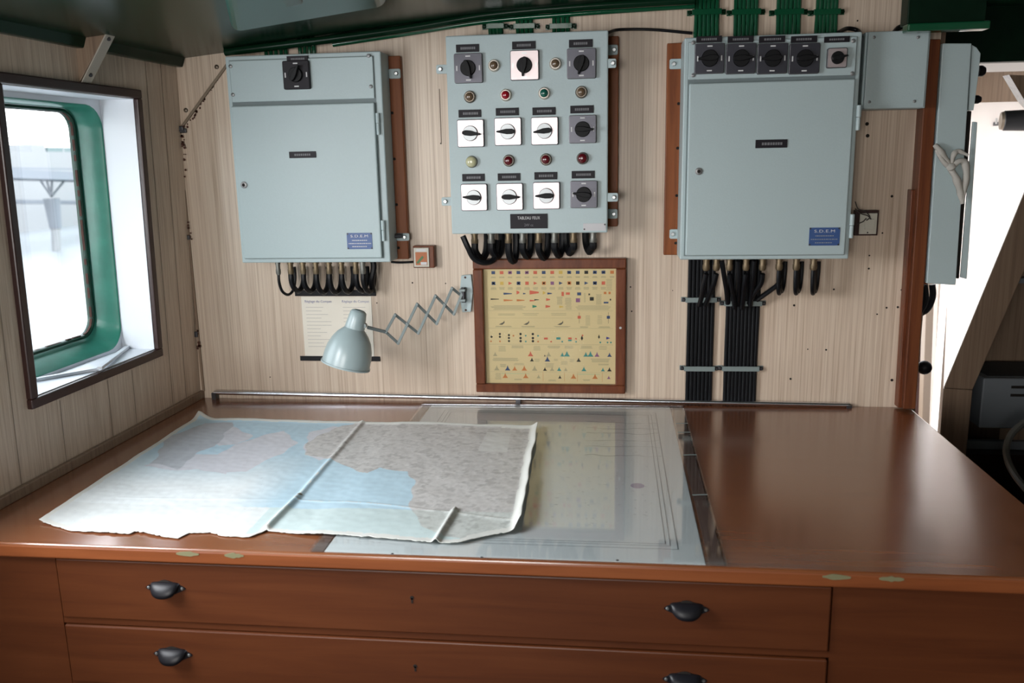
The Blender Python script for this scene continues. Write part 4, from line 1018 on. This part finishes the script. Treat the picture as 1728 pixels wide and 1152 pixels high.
# ------------------------------------------------------------------ posters behind the lamp
x0, z1 = xz(508, 500, WY); x1, z0 = xz(632, 604, WY)
po = thing('paper_notice', 'cream paper notice with two columns taped on the wall behind lamp', 'notice', ((x0+x1)/2, WY, z0))
xm = xz(571, 520, WY)[0]
MB().box(x0, xm, WY-.0012, WY, z0, z1).build('left_page', 'poster_paper', po)
MB().box(xm, x1, WY-.0018, WY, z0, z1).build('right_page', 'poster_paper', po)
xa = xz(537, 507, WY)[0]; xb = xz(600, 507, WY)[0]; zt_ = xz(540, 510, WY)[1]
text('Réglage du Compas', xa, WY-.0022, zt_, .0092, 'poster_ink', po, sx=.95); text('Réglage du Compas', xb, WY-.0022, zt_, .0092, 'poster_ink', po, sx=.95)
mb = MB()
for c0, c1_ in ((xa-.036, xa+.036), (xb-.036, xb+.036)):
    for k in range(12):
        zz = zt_-.014-.010*k; w = random.uniform(.5, 1)
        mb.box(c0, c0+(c1_-c0)*w, WY-.0021, WY-.0018, zz, zz+.0012)
mb.build('printed_lines', 'poster_line', po, kind='stuff')
for pa, pb, lab in (((498, 489), (635, 499), 'upper black tape strip above the paper notice'), ((507, 600), (642, 609), 'lower black tape strip under the paper notice behind lamp')):
    xa_, za = xz(*pa, WY); xb2, zb2 = xz(*pb, WY)
    MB().box(xa_, xb2, WY-.004, WY-.0014, zb2, za).build('tape_strip', 'black_tape', label=lab, cat='strip', bevel=.0005)

# ------------------------------------------------------------------ scissor lamp
lp_ = thing('scissor_lamp', 'blue-grey metal shade lamp on extending scissor arm', 'lamp', (xz(785, 527, WY)[0], WY, xz(785, 527, WY)[1]))
q = [on_y(a, b_, 2.238) for a, b_ in ((778, 465), (795, 463), (798, 490), (795, 526), (780, 527), (775, 500))]
MB().prism([(p.x, 2.25, p.z) for p in q], (0, -.012, 0)).build('wall_plate', 'cabinet_paint', lp_, bevel=.002)
for px, py, r in ((785, 468, .003), (786, 523, .003)):
    x, z = xz(px, py, 2.238); MB().lathe([(0, r), (.002, r*.7)], (x, 2.238, z), (0, -1, 0), 8).build('screw', 'rust', lp_)
x, z = xz(783, 497, 2.23)
MB().cyl((x, 2.225, z-.020), (x, 2.225, z+.020), .006, 10).build('pivot_pin', 'dark_steel', lp_, smooth=True)
MB().box(x-.010, x+.006, 2.214, 2.238, z-.017, z-.010).box(x-.010, x+.006, 2.214, 2.238, z+.010, z+.017).build('pivot_bracket', 'lamp_arm', lp_, bevel=.001)
def yl(px): return 2.222-(778-px)/(778-625)*.17
def ap(px, py, o=0): return on_y(px, py, yl(px)+o)
NU = [(667, 531), (704, 513), (735, 499), (763, 486)]; ND = [(672, 579), (706, 562), (737, 546), (766, 530)]
bars = [((651, 560), NU[0], 0), ((651, 560), ND[0], 1), (NU[0], ND[1], 1), (ND[0], NU[1], 0), (NU[1], ND[2], 1), (ND[1], NU[2], 0), (NU[2], ND[3], 1), (ND[2], NU[3], 0), (NU[3], (780, 500), 1), (ND[3], (780, 494), 0)]
for a, b_, o in bars:
    oo = .0022 if o else -.0022; A, B = ap(*a, oo), ap(*b_, oo); d = (B-A).normalized()*.003
    MB().bar(A-d, B+d, .0072, .0028).build('arm_bar', 'lamp_arm', lp_, bevel=.0006)
for p in NU+ND+[(687, 545), (720, 530), (750, 513)]:
    c = ap(*p); MB().cyl(c-Vector((0, .0052, 0)), c+Vector((0, .0052, 0)), .0028, 8).build('rivet', 'lamp_arm', lp_)
A, B = ap(651, 560), ap(620, 552)
MB().bar(A, B, .008, .006).build('link_arm', 'lamp_arm', lp_, bevel=.001)
# shade: axis tilted, mouth towards the lower left
ys = yl(620)-.004
top = on_y(606, 523, ys); mouth = on_y(586, 614, ys); ax = (mouth-top); L = ax.length; ax.normalize()
ax = (ax+Vector((0, -.10, 0))).normalized()
prof = [(0, .0115), (.002, .017), (.006, .0205), (.020, .0225), (.044, .0255), (.047, .0250), (.052, .030), (.062, .040), (.078, .050), (.098, .0575), (.116, .0605), (L, .0615)]
scale = .060/.0615
def outer_inner(pf): return pf+[(h-.0005 if h > .05 else h+.002, max(r-.0018, .001)) for h, r in reversed(pf)]
MB().lathe([(h, r*scale) for h, r in outer_inner(prof)], top, ax, 40, cap=False).lathe([(0.0, .0115), (.001, .001)], top, ax, 40, cap=False).build('lamp_shade', 'lamp_paint', lp_, smooth=True)
MB().lathe([(L-.003, .0608), (L-.003, .0622), (L+.001, .0622), (L+.001, .0608)], top, ax, 40, cap=False).build('shade_rim', 'lamp_paint', lp_, smooth=True)
MB().lathe([(.03, .014), (.055, .014), (.062, .022), (.08, .029), (.095, .026), (.104, .012), (.107, .002)], top, ax, 20).build('bulb', 'white_paint', lp_, smooth=True)
j = top+ax*.042+Vector((.024, 0, .002)); MB().cyl(j-Vector((0, .006, 0)), j+Vector((0, .006, 0)), .006, 12).build('shade_joint', 'lamp_arm', lp_, smooth=True)

# ------------------------------------------------------------------ small wall switches
x0, z1 = xz(696, 415, 2.22); x1, z0 = xz(733, 452, 2.22)
kb2 = thing('wooden_switch_block', 'small wooden block with framed orange picture beside left cabinet', 'switch block', ((x0+x1)/2, WY, z0))
MB().box(x0, x1, 2.222, WY, z0, z1).build('block', 'frame_wood', kb2, bevel=.002)
xa, za = xz(698, 418, 2.222); xb, zb = xz(725, 450, 2.222)
MB().box(xa, xb, 2.218, 2.222, zb, za).build('switch_plate', 'switch_cream', kb2, bevel=.001)
w, h_ = xb-xa, za-zb
MB().box(xa+w*.12, xb-w*.12, 2.2172, 2.218, zb+h_*.1, zb+h_*.78).build('orange_picture', 'orange_print', kb2)
MB().box(xa+w*.2, xb-w*.2, 2.2172, 2.218, zb+h_*.82, zb+h_*.94).build('white_label', 'print_white', kb2)
MB().bar((xa+w*.22, 2.2168, zb+h_*.2), (xa+w*.62, 2.2168, zb+h_*.55), .006, .0006).build('green_leaf', 'green_print', kb2)
MB().box(xa+w*.45, xb-w*.15, 2.2166, 2.2172, zb+h_*.12, zb+h_*.26).build('white_patch', 'print_white', kb2)
pts = [on_y(a, b_, 2.24) for a, b_ in ((660, 442), (675, 443), (697, 442))]
MB().tube(pts, .003, 6).build('conduit_wire', 'black_cable', label='thin black wire from left cabinet to small wooden block', cat='wire', smooth=True)
x0, z1 = xz(1450, 358, 2.22); x1, z0 = xz(1481, 397, 2.22)
so_ = thing('wall_socket', 'cream wall switch in dark frame at right of right cabinet', 'switch', ((x0+x1)/2, WY, z0))
MB().box(x0-.006, x1+.002, 2.228, WY, z0-.001, z1+.004).build('back_box', 'window_trim', so_, bevel=.001)
MB().box(x0+.003, x1-.003, 2.222, 2.226, z0+.003, z1-.003).build('face_plate', 'switch_cream', so_, bevel=.001)
w, h_ = x1-x0, z1-z0
MB().box(x0+w*.32, x1-w*.2, 2.218, 2.222, z0+h_*.25, z1-h_*.30).build('rocker', 'switch_cream', so_, bevel=.001)
MB().lathe([(0, .002), (.001, .0015)], ((x0+x1)/2, 2.222, z0+h_*.12), (0, -1, 0), 8).build('screw', 'dark_steel', so_)
for i, pp in enumerate(([(1443, 340), (1448, 352), (1460, 357), (1468, 366), (1462, 372)], [(1443, 352), (1452, 360), (1464, 364), (1470, 370)], [(1446, 378), (1456, 374), (1462, 368)])):
    MB().tube([on_y(a, b_, 2.212) for a, b_ in pp], .0013, 5, 4).build('loose_wire', 'wire_dark', smooth=True, label=['upper', 'middle', 'lower'][i]+' thin dark loose wire hanging over the cream wall switch', cat='wire', group='loose wires at the wall switch')

# ------------------------------------------------------------------ right end: post, side cabinet, stair space
def slanted_board(name, pxs, y0, y1, mat, label=None, cat=None, kind=None, bevel=.002):
    q = [on_y(a, b_, y0) for a, b_ in pxs]
    return MB().prism([Vector((p.x, y0, p.z)) for p in q], (0, y1-y0, 0)).build(name, mat, label=label, cat=cat, kind=kind, bevel=bevel)
slanted_board('trim_3', ((1566, 66), (1588, 66), (1545, 690), (1524, 690)), 2.205, 2.30, 'post_wood', kind='structure')
slanted_board('trim_4', ((1538, 320), (1557, 320), (1533, 688), (1515, 688)), 2.222, 2.262, 'frame_wood', kind='structure')
slanted_board('trim_5', ((1588, 73), (1597, 73), (1566, 480), (1556, 480)), 2.215, 2.30, 'frame_wood', kind='structure')
MB().box(.772, .80, 2.30, 2.75, 0, 2.02).build('wall_side', 'veneer', kind='structure')

c4 = thing('side_cabinet', 'tall narrow blue-grey cabinet seen edge on at right of the post', 'cabinet', (.80, 2.4, 1.30))
def cab_slab(pxs, y0, y1, name, parent, mat='cabinet_paint', bevel=.002):
    q = [on_y(a, b_, y0) for a, b_ in pxs]
    return MB().prism([Vector((p.x, y0, p.z)) for p in q], (0, y1-y0, 0)).build(name, mat, parent, bevel=bevel)
cab_slab(((1591, 73), (1640, 73), (1613, 481), (1564, 478)), 2.2, 2.62, 'body', c4)
ul = cab_slab(((1640.5, 76), (1648, 80), (1655, 90), (1652, 120), (1645, 172), (1643, 186), (1634.5, 186)), 2.205, 2.6, 'upper_lid', c4, bevel=.001)
cab_slab(((1634, 187), (1640, 187), (1619, 470), (1614, 470)), 2.24, 2.28, 'ajar_gap_shade', c4, 'hole')  # black strip standing in for the shade behind the ajar door
cab_slab(((1641.5, 205), (1650, 206), (1632, 471), (1620.5, 468)), 2.21, 2.216, 'open_door', c4)
for px, py, r in ((1653, 120, .013), (1646, 168, .010)):
    p = on_y(px, py, 2.27); MB().lathe([(0, r), (.010, r), (.016, r*.7)], p-Vector((.004, 0, 0)), (1, 0, 0), 16).build('knob', 'black_plastic', c4, smooth=True)
# cloth hanging from it
rg = thing('white_rag', 'dirty white rag strip tied and hanging on side cabinet', 'rag', (on_y(1610, 345, 2.19).x, 2.19, on_y(1610, 345, 2.19).z))
def rag(pxs, r, name='cloth_strand'):
    pts = [on_y(a, b_, 2.19-.004*(i % 2)) for i, (a, b_) in enumerate(pxs)]
    o = MB().tube(pts, lambda t: r*(.75+.5*sin(pi*min(1, t*1.05))+.12*sin(t*19)), 10, 6).build(name, 'rag', rg, smooth=True)
rag([(1577, 244), (1586, 254), (1596, 270), (1605, 284)], .0062); rag([(1580, 252), (1590, 270), (1602, 282), (1612, 300), (1619, 318)], .0050)
rag([(1605, 280), (1609, 262), (1617, 255), (1634, 262)], .0050); rag([(1607, 282), (1618, 272), (1628, 275), (1631, 295), (1628, 315), (1624, 342)], .0065)
rag([(1603, 284), (1613, 300), (1620, 322), (1624, 344)], .0068)
p = on_y(1605, 282, 2.186); MB().lathe([(-.009, .004), (-.004, .010), (.004, .010), (.009, .004)], p, (.5, 0, -.8), 12).build('knot', 'rag', rg, smooth=True)
for i, pp in enumerate(([(1560, 480), (1562, 505), (1553, 524), (1540, 530), (1530, 524)], [(1573, 480), (1574, 500), (1566, 520), (1552, 530)], [(1553, 478), (1553, 500), (1548, 516), (1538, 520)])):
    MB().tube([on_y(a, b_, 2.30+.03*i) for a, b_ in pp], .008, 8, 5).build('cable_loop', 'black_cable', smooth=True, label=['left', 'right', 'middle'][i]+' black cable looping out below the side cabinet', cat='cable', group='cables under the side cabinet')

# stair space behind: bright wall, door jambs, pipe, handle
BYW = 3.25
xj0 = on_y(1556, 560, BYW).x
MB().box(xj0, 2.5, BYW, BYW+.05, 0, 2.1).build('wall_stair', 'pale_wall', kind='structure')
zt_ = on_y(1600, 600, BYW).z
MB().box(.60, on_y(1549, 640, BYW).x, BYW-.01, BYW+.03, 0, on_y(1540, 640, BYW).z+.02).build('door_1', 'veneer', kind='structure')
xq = on_y(1549, 560, BYW).x
MB().box(xq-.004, xj0+.002, BYW-.03, BYW+.03, 0, 2.0).build('trim_6', 'window_trim', kind='structure')
slanted_board('trim_7', ((1578, 100), (1591, 100), (1566, 790), (1553, 790)), 3.05, 3.09, 'cream_paint', kind='structure')
p0, p1 = on_y(1592, 440, 2.98), on_y(1574, 800, 2.98)
MB().cyl((p1.x, 2.98, 0), (p0.x, 2.98, 1.98), .011, 12).build('white_pipe', 'white_paint', smooth=True, label='thin white upright pipe beside the stair door', cat='pipe')
slanted_board('trim_8', ((1607, 100), (1617, 100), (1586, 800), (1577, 800)), 3.10, 3.14, 'cream_paint', kind='structure')
hd = thing('door_handle', 'dark ball-ended lever handle sticking out behind the post', 'handle', on_y(1540, 620, 2.42))
a, b_ = on_y(1522, 603, 2.42), on_y(1552, 617, 2.42)
MB().cyl(a, b_, .0065, 10).build('lever', 'steel', hd, smooth=True)
MB().cyl(on_y(1518, 622, 2.42), on_y(1552, 621, 2.42), .004, 8).build('rod', 'dark_steel', hd, smooth=True)
c = on_y(1560, 620, 2.42); r = .0195
MB().lathe([(-r+r*(1-cos(pi*k/12)), r*sin(pi*k/12)) for k in range(13)], c-Vector((0, 0, 0)), (1, 0, 0), 20).build('ball_grip', 'black_plastic', hd, smooth=True)
# header with veneer over the stair wall
zh = on_y(1680, 172, BYW-.12).z
MB().box(.84, 2.45, 2.62, 2.66, 1.856, 2.06).build('trim_12', 'green_dark', kind='structure')
MB().box(.95, 2.45, BYW-.12, BYW-.10, zh, 1.87).build('trim_9', 'veneer', kind='structure')
# sloping partition of the stair with its end board
ye = 2.45; pp = [on_y(a, b_, ye) for a, b_ in ((1590, 860), (1592, 655), (1728, 325), (1850, 30))]
pq = [on_y(a, b_, ye) for a, b_ in ((1638, 860), (1641, 658), (1728, 457), (1880, 120))]
pa = [Vector((p.x, ye, p.z)) for p in pp]; pb = [Vector((p.x, ye, p.z)) for p in pq]
pa[0].z = pb[0].z = 0.0; pa[0].x = pa[1].x+.012; pb[0].x = pb[1].x-.004
part = thing('stair_partition', 'sloping wood-veneered stair partition end board at far right', 'partition', (pa[0].x, ye, 0))
MB().prism([pa[0], pa[1], pb[1], pb[0]], (.012, .03, 0)).build('lower_end_board', 'veneer', part, bevel=.002)
MB().prism([pa[1]+Vector((0, 0, .001)), pa[2], pa[3], pb[3], pb[2], pb[1]+Vector((0, 0, .001))], (.012, .03, 0)).build('sloping_end_board', 'veneer', part, bevel=.002)
dv = Vector((.31, .78, 0)); o1 = Vector((.022, .02, 0))
MB().add([p+o1 for p in pa]+[p+o1+dv for p in pa]+[p+o1+Vector((.02, 0, 0)) for p in pa]+[p+o1+dv+Vector((.02, 0, 0)) for p in pa],
         [(0, 1, 5, 4), (1, 2, 6, 5), (2, 3, 7, 6), (8, 9, 13, 12), (9, 10, 14, 13), (10, 11, 15, 14)]).build('partition_sheet', 'pale_wall', part)
# dark compartment at the right
MB().box(1.02, 2.45, 2.90, 2.93, 0, 2.0).build('wall_compartment', 'veneer', kind='structure') if False else None
ycb = 2.86; xs0 = pb[1].x+.16
q = [Vector((pb[0].x+.155, ycb, 0)), Vector((pb[1].x+.16, ycb, pb[1].z)), Vector((pb[2].x+.16, ycb, pb[2].z)), Vector((pb[3].x+.16, ycb, pb[3].z)), Vector((2.45, ycb, pb[3].z)), Vector((2.45, ycb, 0))]
MB().prism(q, (0, .03, 0)).build('wall_compartment', 'veneer', kind='structure')
for a, b_ in ((470, .008), (419, .006), (408, .008)):
    z = on_y(1700, a, ycb).z; MB().box(on_y({470: 1692, 419: 1712, 408: 1718}[a], a, ycb).x, 2.4, ycb-.05, ycb, z-b_, z+b_).build('shelf_board', 'window_trim' if a == 408 else 'heater_grey', label={470: 'lowest grey shelf board in the dark compartment', 419: 'middle thin grey shelf board in the dark compartment', 408: 'topmost dark shelf board in the dark compartment'}[a], cat='shelf', bevel=.001)
ht = thing('heater', 'grey box heater with mesh top in the dark compartment', 'heater', (1.25, 2.72, on_y(1660, 722, 2.62).z))
q0, q1 = on_y(1660, 638, 2.62), on_y(1660, 722, 2.62)
hx0, hx1 = q0.x, 1.62; hz0, hz1 = q1.z, q0.z
MB().box(hx0, hx1, 2.62, 2.84, hz0, hz1).build('casing', 'heater_grey', ht, bevel=.004)
MB().box(hx0+.02, hx1-.02, 2.64, 2.83, hz1, hz1+.002).build('top_mesh', 'heater_mesh', ht)
MB().box(hx0+.08, hx1-.08, 2.618, 2.62, hz1-.030, hz1-.022).build('slot', 'hole', ht); MB().box(hx0+.08, hx1-.08, 2.618, 2.62, hz1-.055, hz1-.047).build('slot', 'hole', ht)
MB().box(hx0-.05, 2.4, 2.56, 2.60, 0, hz0-.062).build('dark_infill', 'window_trim', kind='structure')  # dark box filling the black area below the heater
MB().box(hx0+.06, hx1, 2.62, 2.84, 0, hz0).build('heater_plinth', 'veneer', label='dark wooden plinth under the grey heater', cat='plinth')
MB().box(xs0-.1, 2.4, 2.60, 2.62, hz0-.06, hz0-.035).build('trim_10', 'heater_grey', kind='structure')
MB().tube([on_y(1728, 712, 2.4), on_y(1705, 735, 2.35), on_y(1698, 765, 2.3), on_y(1712, 800, 2.2), on_y(1745, 840, 2.1)], .009, 8).build('floor_cable', 'cable_grey', smooth=True, label='grey cable curling down on the dark floor at right', cat='cable')
# cylindrical lamp on the bright wall
p = on_y(1688, 204, 2.90); d = Vector((1, -.22, 0)).normalized()
bl = thing('bulkhead_lamp', 'black cylinder light fitting in front of the bright stair wall', 'light fitting', p)
MB().lathe([(.006, .026), (.010, .030), (.11, .033), (.14, .033), (.15, .02)], p, d, 20).build('housing', 'black_plastic', bl, smooth=True)
MB().lathe([(-.002, .016), (0, .026), (.008, .028)], p, d, 20).build('bezel', 'dark_rim', bl, smooth=True)
for o_ in (-.007, .007): MB().obox(p-d*.004+Vector((o_, 0, 0)), (.002, 0, 0), d*.001, (0, 0, .009)).build('white_bar', 'print_white', bl)
MB().bar(p+d*.13, Vector(((p+d*.13).x, BYW, p.z)), .012, .012, up=(0, 0, 1)).build('arm', 'dark_steel', bl)
MB().prism([on_y(a, b_, 2.5) for a, b_ in ((1703, 126), (1760, 128), (1790, 240), (1728, 168))], (0, .04, 0)).build('trim_11', 'veneer', kind='structure')
# deck girder and duct of the ceiling
gd = thing('deck_girder', 'dark green ceiling girder above the post with bright lower flange', 'girder', (.75, 2.1, 1.9))
q = [on_y(a, b_, 2.1) for a, b_ in ((1529, 41), (1667, 43), (1667, 49), (1529, 49))]
MB().box(q[0].x, q[1].x, 2.085, 2.125, q[2].z-.001, q[0].z).build('flange', 'green_pipe', gd, bevel=.003)
MB().box(q[0].x+.002, q[1].x-.006, 2.10, 2.15, q[0].z, 2.02).build('web', 'green_dark', gd, bevel=.002)
dk = thing('ceiling_duct', 'teal green box fitting on the ceiling at upper left', 'duct', (-.55, 1.5, 1.86))
zl = lambda x: 1.862+(x+.725)*.125
q = [(-.525, 1.16), (-.30, 1.12), (-.42, 1.665), (-.725, 1.655)]
mb = MB(); mb.add([(x, y, zl(x)) for x, y in q]+[(x, y, 2.0) for x, y in q], [(0, 1, 2, 3), (4, 5, 6, 7), (0, 1, 5, 4), (1, 2, 6, 5), (2, 3, 7, 6), (3, 0, 4, 7)])
mb.build('casing', 'green_teal', dk, bevel=.02, seg=4)
MB().prism([(-.545, 1.47, 1.874), (-.515, 1.47, 1.878), (-.43, 1.15, 1.886), (-.46, 1.15, 1.884)], (0, 0, .02)).build('cross_rib', 'green_gloss', dk, bevel=.004)
